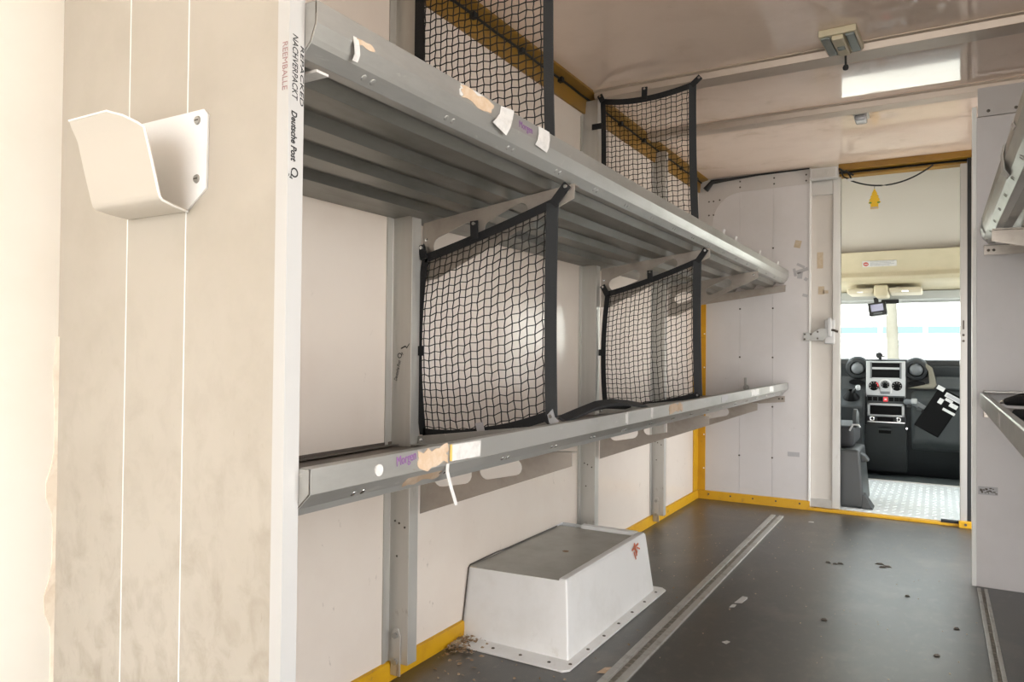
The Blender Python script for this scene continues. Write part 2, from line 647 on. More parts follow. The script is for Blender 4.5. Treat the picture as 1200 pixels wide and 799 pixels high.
batten('trim_1', 2.955, 3.065, 'bare aluminium roof batten under the ceiling, the nearer one')
batten('trim_2', 3.640, 3.735, 'bare aluminium roof batten under the ceiling, the one nearer the bulkhead')

wlft = sroot('wall_left', 'glossy off-white side wall panels behind the left shelves')
MB().box(XW - .06, XW - .012, 0.785, YB + .03, 0, ZC).build('backing', M_wall, wlft)
for y0, y1 in ((0.787, 1.688), (1.692, 3.008), (3.012, 3.928), (3.932, YB)):
    MB().box(XW - .011, XW, y0, y1, 0.03, ZC).build('wall_panel', M_wall, wlft, bevel=.0015)

wcr = sroot('wall_left_rear', 'cream side wall strip at the rear edge, sunlit look painted in as a paler colour')
MB().box(-1.47, -1.425, -2.60, 0.80, -0.04, ZC).build('wall_board', M_cream, wcr)
mb = MB()
for k in range(24):          # the loose sealant bead in the corner
    z0, z1 = 0.25 + k * 0.03, 0.28 + k * 0.03
    w0 = 0.004 + 0.009 * max(0, math.sin(k * 0.9 + 1)) * (1 if k < 20 else 0.3)
    w1 = 0.004 + 0.009 * max(0, math.sin((k + 1) * 0.9 + 1)) * (1 if k < 19 else 0.3)
    mb.hexa([(-1.4255, .762, z0), (-1.4255, .762 - w0 * 1.6, z0), (-1.423, .762 - w0 * 1.6, z0), (-1.419, .762, z0)],
            [(-1.4255, .762, z1), (-1.4255, .762 - w1 * 1.6, z1), (-1.423, .762 - w1 * 1.6, z1), (-1.419, .762, z1)])
mb.build('sealant_strip', M_sealant, wcr, label='tan peeling sealant along the corner')

# rear partition that closes the end of the left shelves
wr = sroot('wall_rear', 'grimy cream partition board at the near end of the left shelves')
YP = 0.76
for x0, x1 in ((-1.43, -1.2158), (-1.2132, -1.0578), (-1.0552, -0.842)):
    MB().box(x0, x1, YP, YP + .026, 0, ZC - .002).build('board', M_board, wr, bevel=.0008)
for x in (-1.2145, -1.0565):
    MB().box(x - .0013, x + .0013, YP - .0004, YP + .02, 0, ZC - .002).build('joint_strip', M_white, wr)
mb = MB()
mb.prism([(-.846, YP - .003), (-.822, YP - .003), (-.822, YP + .0268), (-.846, YP + .0268), (-.846, YP + .027), (-.8415, YP + .0265), (-.8415, YP)], 'z', 0, ZC - .002)
ch = mb.build('edge_channel', M_chan, wr, bevel=.0008, label='bare aluminium edge channel')
# lettering on the channel: reads downwards
dn = (0, 0, -1)
text('lettering', 'REEMBALLE', 0.0150, frame((-.8352, YP - .0034, 1.404), dn, (1, 0, 0)), M_inkred, wr, width=.071, label='faded red lettering')
text('lettering', 'NACHVERPACKT', 0.0150, frame((-.8216, YP + .0035, 1.417), dn, (0, 1, 0)), M_ink, wr, shear=.25, width=.097, label='black slanted lettering')
text('lettering', 'Deutsche Post', 0.0150, frame((-.8216, YP + .0030, 1.303), dn, (0, 1, 0)), M_ink, wr, shear=.22, bold=.0004, width=.075, label='black bold lettering')
text('lettering', 'REPACKED', 0.0095, frame((-.8216, YP + .0190, 1.405), dn, (0, 1, 0)), M_ink, wr, shear=.2, width=.090, label='black lettering at the rear of the channel')


def horn(M, s, parent):
    mb = MB()
    pts = [M @ Vector((s * (.5 + .36 * math.cos(t)), s * (.5 + .36 * math.sin(t)), 0)) for t in [math.radians(a) for a in range(-60, 250, 18)]]
    n = M.to_3x3() @ Vector((0, 0, 1))
    wd = [((p - M @ Vector((s * .5, s * .5, 0))).normalized()) for p in pts]
    mb.ribbon(pts, wd, s * .13, .0003, n)
    a = M @ Vector((s * .32, s * .16, 0))
    mb.ribbon([M @ Vector((s * .38, s * .16, 0)), M @ Vector((s * 1.02, s * .10, 0))], M.to_3x3() @ Vector((0, 1, 0)), s * .10, .0003, n)
    mb.ribbon([M @ Vector((s * .98, s * -.06, 0)), M @ Vector((s * 1.06, s * .28, 0))], M.to_3x3() @ Vector((1, 0, 0)), s * .10, .0003, n)
    mb.ribbon([M @ Vector((s * .70, s * -.10, 0)), M @ Vector((s * .92, s * -.16, 0))], M.to_3x3() @ Vector((0, 1, 0)), s * .06, .0003, n)
    o = mb.build('emblem', M_ink, parent, label='black post horn emblem')
    return o


horn(frame((-.8216, YP + .0015, 1.220), dn, (0, 1, 0)), .017, wr)

# bulkhead
wb = sroot('wall_back', 'pale grey bulkhead between load space and cab')
for x0, x1 in ((-1.37, -1.0975), (-1.0965, -0.8955), (-0.8945, -0.676)):
    MB().box(x0, x1, YB, YB + .02, 0.0, 2.10).build('wall_panel', M_bulk, wb, bevel=.0006)
MB().box(-0.680, -0.672, YB - .006, YB + .02, 0.0, 2.04).build('edge_strip', M_white, wb)
out = [(-1.37, 2.098), (-1.37, 1.50), (-1.275, 1.50), (-1.275, 1.80)]
for k in range(1, 9):
    t = math.radians(180 - 90 * k / 8)
    out.append((-1.275 + .19 + .19 * math.cos(t), 1.80 + .195 * math.sin(t)))
out += [(-0.676, 2.004), (-0.676, 2.098)]
plate('gusset_plate', out, [], .004, frame((0, YB - .002, 0), (1, 0, 0), (0, 0, 1)), M_bulk2, wb)
MB().box(0.145, XR + .05, YB, YB + .03, 0, ZC).build('wall_board', M_bulk, wb)
rv = []
for x in (-1.345, -1.0975, -0.895):
    rv += [(x, YB, z) for z in (.30, .62, .93, 1.24, 1.62)]
rv += [(x, YB - .004, z) for x in (-1.10, -0.89, -0.70) for z in (2.025, 2.062)]
rv += [(-1.30 + dx, YB - .004, z) for dx in (0, .03) for z in (1.86, 1.95)] + [(-1.30, YB - .004, 1.74), (-1.23, YB - .004, 1.955)]
rivets(rv, (0, -1, 0), .006, .003, 'rivet', M_hole, wb)
MB().box(-0.803, -0.733, YB - .0012, YB, .318, .346).build('small_plate', M_greymark, wb)
for x, z, w, h, a, m_ in ((-.748, 1.635, .038, .046, .25, M_tan2), (-.73, 1.50, .05, .016, .5, M_greymark), (-.722, 1.47, .07, .022, -.3, M_greymark),
                          (-.735, 1.44, .03, .04, .1, M_greymark), (-.70, 1.415, .02, .02, .6, M_greymark), (-.705, 1.315, .03, .018, .3, M_greymark), (-.765, 1.46, .016, .05, -.2, M_greymark)):
    Mx = Matrix.Translation((x, YB - .0006, z)) @ Matrix.Rotation(a, 4, 'Y')
    MB().box(-w / 2, w / 2, -.0005, .0005, -h / 2, h / 2, Mx).build('tape_remnant', m_, wb)
MB().tube([(-1.055, YB, .735), (-1.055, YB - .03, .735), (-1.055, YB - .035, .80)], .008, 8).build('hook', M_rail, wb)
MB().cyl((-1.055, YB - .002, .735), (-1.055, YB - .006, .735), .02, n=12).build('hook_plate', M_rail, wb)

# sliding door leaf
dr = sroot('door_1', 'half-open sliding cab door edge with beige inset')
MB().box(-.76, -.505, YB + .024, YB + .050, 0.02, 2.03).build('door_inset', M_inset, dr)
MB().box(-.550, -.505, YB + .012, YB + .055, 0.02, 2.03).build('door_stile', M_alu_v, dr, bevel=.003)
MB().box(-.672, -.550, YB + .012, YB + .052, 1.93, 2.03).build('door_rail', M_alu, dr, bevel=.002)
MB().box(-.672, -.550, YB + .012, YB + .052, 0.02, .07).build('door_rail', M_alu, dr, bevel=.002)
for x, z, w, h, m_ in ((-.622, 1.53, .035, .10, M_tan2), (-.615, 1.345, .035, .05, M_tan2), (-.59, 1.335, .03, .02, M_tan2)):
    MB().box(x - w / 2, x + w / 2, YB + .0230, YB + .0245, z - h / 2, z + h / 2).build('tape_remnant', m_, dr)

lt = thing('door_latch', 'white latch and steel hasp holding the sliding cab door', 'latch', (-.60, YB, 1.06))
MB().box(-.715, -.66, YB - .007, YB - .001, 1.035, 1.085).build('hasp_plate', M_rail, lt, bevel=.002)
MB().prism([(-.66, 1.035), (-.60, 1.035), (-.565, 1.075), (-.565, 1.11), (-.62, 1.11), (-.66, 1.085)], 'y', YB - .013, YB - .007).build('hasp_arm', M_rail, lt, bevel=.0015)
MB().box(-.592, -.535, YB - .012, YB + .012, 1.015, 1.165).build('latch_body', M_chan, lt, bevel=.006)
MB().box(-.572, -.552, YB - .030, YB - .011, 1.06, 1.175).build('latch_lever', M_chan, lt, bevel=.004)
rivets([(-.705, YB - .007, 1.075), (-.67, YB - .007, 1.075), (-.705, YB - .007, 1.045), (-.63, YB - .013, 1.09), (-.63, YB - .013, 1.05)], (0, -1, 0), .006, .004, 'screw', M_hole, lt)
MB().tube([(-.57, YB - .016, 1.10), (-.54, YB - .02, 1.10), (-.515, YB - .02, 1.09)], .007, 8).build('latch_pin', M_hole, lt)

tb = thing('track_bracket', 'small pale metal end block of the sliding door track', 'bracket', (-.59, YB, 2.05))
MB().box(-.672, -.515, YB - .045, YB - .006, 2.015, 2.085).build('block', M_chan, tb, bevel=.003)
MB().cyl((-.59, YB - .045, 2.05), (-.59, YB - .052, 2.05), .02, n=16).build('bolt_head', M_alu, tb)
MB().box(-.66, -.53, YB - .047, YB - .044, 2.025, 2.075).build('face_plate', M_alu, tb)

# door frame on the right
dj = struct(MB().box(.112, .145, YB - .012, YB + .06, 0.03, 2.03).build('trim_3', M_jamb, bevel=.003), 'pale aluminium door jamb right of the cab opening')
rivets([(.128, YB - .012, z) for z in (1.035, 1.068)], (0, -1, 0), .007, .003, 'screw', M_hole, dj)
MB().box(.124, .132, YB - .0135, YB - .012, 1.10, 1.15).build('slot_mark', M_hole, dj)
struct(MB().box(.146, .165, YB - .006, YB + .03, 0.03, 2.06).build('trim_4', M_rubber), 'black strip in the gap beside the door jamb')
# yellow beam over the doorway
bmroot = sroot('trim_5', 'ochre painted beam above the cab doorway')
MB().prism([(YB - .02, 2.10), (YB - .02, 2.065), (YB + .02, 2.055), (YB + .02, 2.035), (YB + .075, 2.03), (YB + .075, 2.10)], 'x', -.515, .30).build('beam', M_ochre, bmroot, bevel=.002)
MB().box(-.515, .30, YB + .0, YB + .019, 2.048, 2.054).build('groove_line', M_void, bmroot)

# yellow strips
def base_strip(name, mbx, label):
    return struct(mbx, label)


bl = struct(MB().prism([(XW, 0), (XW + .012, 0), (XW + .010, .052), (XW, .055)], 'y', .79, 2.045).build('baseboard_left', M_yellow, bevel=.001), 'yellow painted skirting along the left wall, near length')
bl2 = struct(MB().prism([(XW, 0), (XW + .012, 0), (XW + .010, .052), (XW, .055)], 'y', 2.83, YB).build('baseboard_left.001', M_yellow, bevel=.001), 'yellow painted skirting along the left wall, length beyond the wheel arch box')
bb = struct(MB().prism([(YB, 0), (YB - .014, 0), (YB - .010, .053), (YB, .056)], 'x', XW + .012, -.672).build('baseboard_back', M_yellow, bevel=.001), 'yellow painted skirting along the bulkhead')
rivets([(-1.29 + .14 * k, YB - .012, .034) for k in range(5)], (0, -1, 0), .006, .003, 'rivet', M_hole, bb)
cs = struct(MB().prism([(XW, YB - .10), (XW + .006, YB - .10), (XW + .006, YB - .006), (XW + .055, YB - .006), (XW + .055, YB), (XW, YB)], 'z', .056, 1.40).build('trim_6', M_yellow, bevel=.001), 'yellow corner strip where left wall meets bulkhead')
rivets([(XW + .046, YB - .006, z) for z in (.2, .42, .64, .86, 1.08)], (0, -1, 0), .005, .003, 'rivet', M_white, cs)
th = sroot('trim_7', 'yellow threshold strip across the cab doorway')
MB().box(-.68, .166, YB - .02, YB + .03, 0, .016).build('threshold', M_yellow, th, bevel=.003)
MB().box(.105, .170, YB - .045, YB - .012, 0, .036).build('corner_piece', M_yellow, th, bevel=.003)
MB().cyl((.138, YB - .045, .02), (.138, YB - .05, .02), .007, n=10).build('screw', M_hole, th)
MB().box(.02, .11, YB - .022, YB + .012, .0165, .03).build('rubber_stop', M_rubber, th, bevel=.002)
# cove at the roof edge with a cable
cv = sroot('trim_8', 'ochre roof cove along the top of the left wall')
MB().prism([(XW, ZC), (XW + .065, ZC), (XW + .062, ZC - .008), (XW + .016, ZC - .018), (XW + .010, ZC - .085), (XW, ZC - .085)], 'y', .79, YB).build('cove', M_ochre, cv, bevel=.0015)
MB().tube([(XW + .021, .80 + .1 * k, ZC - .021 + .002 * math.sin(k * 1.7)) for k in range(41)], .005, 6).build('cable', M_rubber, cv)
for k in range(12):
    y = 1.05 + .33 * k
    MB().box(XW + .010, XW + .034, y - .012, y + .012, ZC - .034, ZC - .010).build('cable_clip', M_rubber, cv, bevel=.002)

# right side
wrt = sroot('wall_right', 'off-white right side wall of the load space')
for p, q in ((-2.60, 0.52), (1.68, 3.65), (4.75, YB + .03)):
    MB().box(XR, XR + .04, p, q, 0, ZC).build('wall_board', M_wall, wrt)
for p, q, z in ((0.52, 1.68, 2.0), (3.65, 4.75, 1.42)):  # headers over the added daylight openings, the front one lowered to limit light
    MB().box(XR, XR + .04, p, q, z, ZC).build('opening_header', M_wall, wrt)
wp = sroot('wall_right_partition', 'pale grey partition board at the far end of the right shelves')
YQ = 3.60
MB().box(.140, XR, YQ, YQ + .026, 0, 1.945).build('board', M_bulk, wp, bevel=.001)
MB().box(.146, XR, YQ - .004, YQ + .022, 1.947, 2.066).build('top_plate', M_bulk2, wp, bevel=.001)
MB().box(.126, .142, YQ - .004, YQ + .032, 0, 1.99).build('edge_channel', M_white, wp, bevel=.002)
rivets([(.183, YQ - .004, 1.967), (.278, YQ - .004, 1.967), (.40, YQ - .004, 1.967), (.52, YQ - .004, 1.967)], (0, -1, 0), .007, .003, 'rivet', M_hole, wp)
pl = MB().box(.148, .216, YQ - .0012, YQ, .380, .414).build('printed_plate', M_greymark, wp, label='small grey printed plate')
mb = MB()
for k in range(26):
    x, z = random.uniform(.151, .208), random.uniform(.384, .406)
    mb.box(x, x + random.uniform(.003, .009), YQ - .0017, YQ - .0011, z, z + random.uniform(.003, .006))
mb.build('print_marks', M_hole, pl, stuff=True)

# ------------------------------------------------------------------ uprights (three) on the left wall
POSTS = (1.665, 2.975, 3.915)


def upright(y, label):
    t = thing('shelf_upright', label, 'upright', (XW, y, .03), 'aluminium uprights on the left wall')
    mb = MB()
    mb.sheet([(XW + .001, y - .016), (XW + .001, y), (XW + .070, y), (XW + .070, y + .042), (XW + .001, y + .042)], 'z', .055, ZC - .03, .003)
    mb.build('channel', M_alu_v, t, bevel=.0007, seg=1)
    MB().box(XW + .0005, XW + .004, y - .030, y - .017, .055, ZC - .1).build('cover_strip', M_alu_v, t)
    MB().prism([(XW + .012, .02), (XW + .046, .02), (XW + .046, .135), (XW + .038, .155), (XW + .024, .155), (XW + .014, .135)], 'y', y - .005, y - .0005).build('foot_plate', M_alu_v, t, bevel=.001)
    for z in (.060, .135):
        mb = MB()
        mb.cyl((XW + .030, y - .005, z), (XW + .030, y - .011, z), .009, n=6)
        mb.build('bolt', M_rail, t)
    rivets([(XW + x, y - .0005, z) for x, z in ((.02, .46), (.035, .455), (.055, .445), (.028, .36))], (0, -1, 0), .0035, .002, 'rivet', M_hole, t)
    return t


up1 = upright(POSTS[0], 'tall aluminium upright nearest the camera, left of the nearest lower net')
upright(POSTS[1], 'tall aluminium upright between the two lower nets, behind the wheel arch box')
upright(POSTS[2], 'tall aluminium upright seen through the far lower net')
yf = POSTS[0] - .0008
text('lettering', 'Deutsche Post', .016, frame((XW + .020, yf, .862), (0.25, 0, 1), (-1, 0, .25)), M_ink, up1, shear=.2, width=.06, label='small black lettering')
horn(frame((XW + .036, yf, .925), (0.25, 0, 1), (-1, 0, .25)), .018, up1)
MB().ribbon([(XW + .034, yf, .956), (XW + .05, yf, .963), (XW + .055, yf, .958), (XW + .064, yf, .97)], (0, 0, 1), .004, .0003, (0, 1, 0)).build('scribble', M_ink, up1)

# ------------------------------------------------------------------ shelves
def upper_section(sx, xf, xw, zt):
    """profile of the front rail; sx=+1: front faces +X"""
    s = sx
    return [(xf - s * .026, zt - .002), (xf - s * .022, zt), (xf, zt), (xf, zt - .032), (xf - s * .008, zt - .052), (xf - s * .012, zt - .060), (xf - s * .030, zt - .078), (xf - s * .052, zt - .078)]


def label_patch(pts, m, parent, name='label_remnant', label=None, x=-.7985, th=.0009):
    """irregular flat paper scrap on a face whose normal is +X; pts = (y, z) polygon"""
    mb = MB()
    A = [mb.bm.verts.new((x, p[0], p[1])) for p in pts]
    B = [mb.bm.verts.new((x + th, p[0], p[1])) for p in pts]
    n = len(pts)
    mb.bm.faces.new(A)
    mb.bm.faces.new(B[::-1])
    for i in range(n):
        mb.bm.faces.new([A[i], A[(i + 1) % n], B[(i + 1) % n], B[i]])
    return mb.build(name, m, parent, label=label)


def rough_poly(y0, y1, z0, z1, n=5, j=.15):
    """rectangle with torn edges"""
    pts = []
    for k in range(n):
        pts.append((y0 + (y1 - y0) * k / n, z0 + random.uniform(-j, j) * (z1 - z0)))
    for k in range(n):
        pts.append((y1 + random.uniform(-j, j) * (y1 - y0) * .3, z0 + (z1 - z0) * k / n))
    for k in range(n):
        pts.append((y1 - (y1 - y0) * k / n, z1 + random.uniform(-j, j) * (z1 - z0)))
    for k in range(n):
        pts.append((y0 + random.uniform(-j, j) * (y1 - y0) * .3, z1 - (z1 - z0) * k / n))
    return pts


def upper_shelf(label, sx, xf, xw, y0, y1, zt, zw):
    """xf: front face X, xw: wall X, zt: top of front rail, zw: deck underside at the wall"""
    t = thing('upper_shelf', label, 'shelf', ((xf + xw) / 2, y0, zt - .08))
    s = sx
    mb = MB()
    mb.sheet(upper_section(s, xf, xw, zt), 'y', y0 - (.008 if s > 0 else 0), y1, .0018 * s)
    mb.build('front_rail', M_rail, t, bevel=.0006, seg=1)
    # corrugated deck: four hat ribs hanging below the sheet
    zf = zt - .066
    xa, xb = xf - s * .050, xw + s * .05
    line = []

    def zz(x):
        return zf + (zw + .012 - zf) * (x - xa) / (xb - xa)
    L = abs(xb - xa)
    pitch = L / 4.0
    line.append((xa, zz(xa)))
    for k in range(4):
        c = xa - s * pitch * (k + .55)
        for dx, dz in ((-.040, 0), (-.024, -.020), (.024, -.020), (.040, 0)):
            x = c - s * dx
            line.append((x, zz(x) + dz))
    line.append((xb, zz(xb)))
    mb = MB()
    mb.sheet(line, 'y', y0 + .002, y1 - .002, .0016 * s)
    mb.build('corrugated_deck', M_galv, t)
    # rear angle on the wall
    mb = MB()
    mb.sheet([(xb + s * .012, zw), (xw + s * .002, zw - .004), (xw + s * .002, zw + .085)], 'y', y0, y1, -.002 * s)
    mb.build('rear_angle', M_galv, t, bevel=.0005, seg=1)
    # clinch dimples
    pts = []
    y = y0 + .12
    while y < y1 - .05:
        for dy in (0, .022):
            pts.append((xf - s * .020, y + dy, zt - .070))
        y += .235
    rivets(pts, (s, 0, -1), .0065, .0022, 'clinch_dimple', M_rail, t)
    return t


us = upper_shelf('long galvanised upper shelf on the left wall, corrugated underside, torn labels on its rail', 1, -.800, XW, .796, 4.795, 1.470, 1.338)
MB().prism([(-.852, 1.3925), (-.830, 1.3925), (-.8125, 1.411), (-.8015, 1.438), (-.8015, 1.4695), (-.852, 1.4695)], 'y', .7872, .7890).build('end_plate', M_rail, us)
ls = thing('lower_shelf', 'long metal lower shelf on the left wall with an empty channel rail', 'shelf', (-1.08, .80, .69))
mb = MB()
mb.sheet([(-.822, .740), (-.818, .773), (-.800, .773), (-.800, .736), (-.824, .713), (-.830, .702), (-.862, .702)], 'y', .788, 4.79, .0018)
mb.build('front_rail', M_rail, ls, bevel=.0006, seg=1)
mb = MB()
mb.sheet([(-.850, .7045), (-.90, .698), (-1.30, .676), (XW + .003, .674)], 'y', .802, 4.79, .002)
mb.build('deck', M_grime, ls)
MB().sheet([(XW + .030, .6785), (XW + .0015, .6775), (XW + .0015, .687)], 'y', .80, 4.79, -.002).build('rear_angle', M_grime, ls)
MB().prism([(-.862, .7035), (-.830, .7035), (-.8245, .7145), (-.8015, .7365), (-.8015, .7725), (-.862, .7725)], 'y', .7872, .7890).build('end_plate', M_rail, ls)
pts = []
y = .90
while y < 4.7:
    for dy in (0, .022):
        pts.append((-.8165, y + dy, .7185))
    y += .235
rivets(pts, (1, 0, -1), .0065, .0022, 'clinch_dimple', M_steel, ls)
MB().cyl((-.8003, .94, .752), (-.7965, .94, .752), .010, n=14).build('sticker_dot', M_paper, ls)
# torn labels on the lower rail
label_patch(rough_poly(1.050, 1.136, .739, .772, 7, .22), M_tan, ls, label='torn tan label')
mb = MB()
pts = rough_poly(1.03, 1.14, 0, 1, 6, .15)
A = [mb.bm.verts.new((-.7975 - .022 * (1 - p[1]), p[0], .711 + .030 * p[1])) for p in pts]
mb.bm.faces.new(A)
r = bmesh.ops.solidify(mb.bm, geom=mb.bm.faces[:], thickness=.0008)
mb.build('label_remnant', M_tan, ls, label='torn tan label wrapped under the rail')
label_patch([(1.146, .741), (1.250, .739), (1.253, .770), (1.148, .772)], M_paper, ls, label='white paper label')
label_patch([(1.143, .742), (1.150, .741), (1.150, .773), (1.144, .773)], mat('label_edge', (.70, .45, .12), .7), ls, x=-.7974, name='label_edge')
mb = MB()
pts = rough_poly(1.145, 1.215, 0, 1, 5, .25)
A = [mb.bm.verts.new((-.7985 - .020 * (1 - p[1]), p[0], .718 + .020 * p[1])) for p in pts]
mb.bm.faces.new(A)
bmesh.ops.solidify(mb.bm, geom=mb.bm.faces[:], thickness=.0008)
mb.build('label_remnant', mat('torn_mauve', (.50, .42, .40), .7, col2=(.6, .52, .5), nscale=40), ls)
MB().ribbon([(-.797, 1.136, .738), (-.800, 1.139, .722), (-.798, 1.150, .69), (-.797, 1.166, .655)], (0, 1, 0), .010, .0008, (1, 0, .1)).build('paper_strip', M_paper, ls, label='white paper strip hanging from the rail')
text('handwriting', 'Morgen', .024, frame((-.7972, .985, .752), (0, 1, 0.12), (0, -.12, 1)), M_purple, ls, shear=.1, width=.054, label='purple handwritten word')
for yy, w, m_ in ((2.27, .022, M_paper), (2.46, .10, M_tan), (2.56, .05, M_tan), (2.05, .02, M_paper), (3.17, .10, M_greymark), (3.75, .18, M_paper), (4.2, .12, M_paper)):
    label_patch(rough_poly(yy, yy + w, .742, .770, 4, .2), m_, ls)
# labels on the upper rail
label_patch(rough_poly(1.17, 1.285, 1.442, 1.466, 6, .2), M_tan, us, label='torn tan label')
label_patch(rough_poly(1.165, 1.27, 1.447, 1.4695, 5, .1), M_paper, us, x=-.7990)
mb = MB()
mb.ribbon([(-.797, 1.345, 1.472), (-.796, 1.337, 1.452), (-.793, 1.322, 1.434), (-.796, 1.310, 1.418)], [(0, 1, 0.1), (0, 1, .1), (0, 1, -.15), (0, 1, -.25)], .055, .0010, (1, 0, 0))
mb.build('label_remnant', M_paper, us, label='curling white label')
mb = MB()
mb.ribbon([(-.797, 1.512, 1.472), (-.796, 1.512, 1.452), (-.795, 1.506, 1.436), (-.799, 1.502, 1.424)], [(0, 1, 0), (0, 1, 0), (0, 1, -.1), (0, 1, -.1)], .056, .0010, (1, 0, 0))
mb.build('label_remnant', M_paper, us, label='curling white label')
mb = MB()
mb.ribbon([(-.799, .872, 1.447), (-.794, .870, 1.432), (-.797, .875, 1.420), (-.800, .872, 1.408)], [(0, 1, 0), (0, 1, .2), (0, 1, .1), (0, 1, 0)], .012, .001, (1, 0, 0))
mb.build('label_remnant', M_paper, us)
label_patch(rough_poly(.877, .915, 1.438, 1.446, 4, .3), M_tan, us)
text('handwriting', 'Morgen', .022, frame((-.7972, 1.395, 1.446), (0, 1, 0), (0, 0, 1)), M_purple, us, width=.06, label='faint purple handwriting')
for yy in (3.2, 3.42, 3.95, 4.45):
    MB().ribbon([(-.800, yy, 1.468), (-.803, yy + .01, 1.480), (-.800, yy + .012, 1.492)], (0, 1, 0), .035, .001, (1, 0, 0)).build('label_remnant', M_paper, us)
MB().box(-.87, -.815, .805, .83, 1.372, 1.376).build('paper_scrap', M_paper, us)

# end angles on the bulkhead
ea = thing('shelf_end_angle', 'dark end angle under the upper left shelf on the bulkhead', 'bracket', (-1.08, YB, 1.36))
MB().prism([(XW + .02, 1.318), (-.815, 1.378), (-.815, 1.340), (XW + .02, 1.268)], 'y', YB - .030, YB - .024).build('angle_face', M_brk, ea, bevel=.001)
MB().prism([(XW + .02, 1.322), (-.815, 1.382), (-.815, 1.379), (XW + .02, 1.319)], 'y', YB - .030, YB).build('angle_top', M_brk, ea)
ea2 = thing('shelf_end_angle', 'end angle under the lower left shelf on the bulkhead', 'bracket', (-1.08, YB, .68))
MB().prism([(XW + .02, .668), (-.815, .692), (-.815, .655), (XW + .02, .60)], 'y', YB - .030, YB - .024).build('angle_face', M_brk, ea2, bevel=.001)
rivets([(-.83, YB - .030, .675), (-.85, YB - .030, .674)], (0, -1, 0), .006, .003, 'rivet', M_hole, ea2)


# brackets
def bracket(y, upper, label):
    x0, x1 = XW + .074, -.812
    if upper:
        outl = [(x0, 1.322), (x1, 1.387), (x1, 1.349), (x0 + .05, 1.158), (x0, 1.152)]
        sl = [stadium((x0 + .062, 1.252), (x0 + .155, 1.286), .026), stadium((x0 + .232, 1.290), (x0 + .325, 1.330), .022)]
        zt = 1.387
    else:
        outl = [(x0, .664), (x1, .693), (x1, .657), (x0, .478)]
        sl = [stadium((x0 + .072, .590), (x0 + .150, .606), .027), stadium((x0 + .225, .620), (x0 + .315, .640), .022)]
        zt = .693
    t = thing('shelf_bracket', label, 'bracket', (x0, y, outl[-1][1]), 'cantilever shelf brackets')
    plate('bracket_plate', outl, sl, .003, frame((0, y, 0), (1, 0, 0), (0, 0, 1)), M_brk, t)
    MB().prism([(x0, outl[0][1] - .001), (x1, outl[1][1] - .001), (x1, outl[1][1] - .004), (x0, outl[0][1] - .004)], 'y', y, y + .03).build('top_flange', M_brk, t)
    MB().box(x0 - .002, x0 + .001, y, y + .03, outl[-1][1], outl[0][1] - .004).build('wall_flange', M_brk, t)
    rivets(([(x1 - .022, y - .0015, zt - .020)] if upper else []) + [(x0 + .012, y - .0015, outl[0][1] - .05)], (0, -1, 0), .006, .004, 'bolt', M_steel, t)
    return t


names = ('nearest upright', 'middle upright', 'far upright')
for k, y in enumerate(POSTS):
    bracket(y + .048, True, 'slotted cantilever bracket under the upper shelf at the ' + names[k])
    bracket(y + .048, False, 'slotted cantilever bracket under the lower shelf at the ' + names[k])

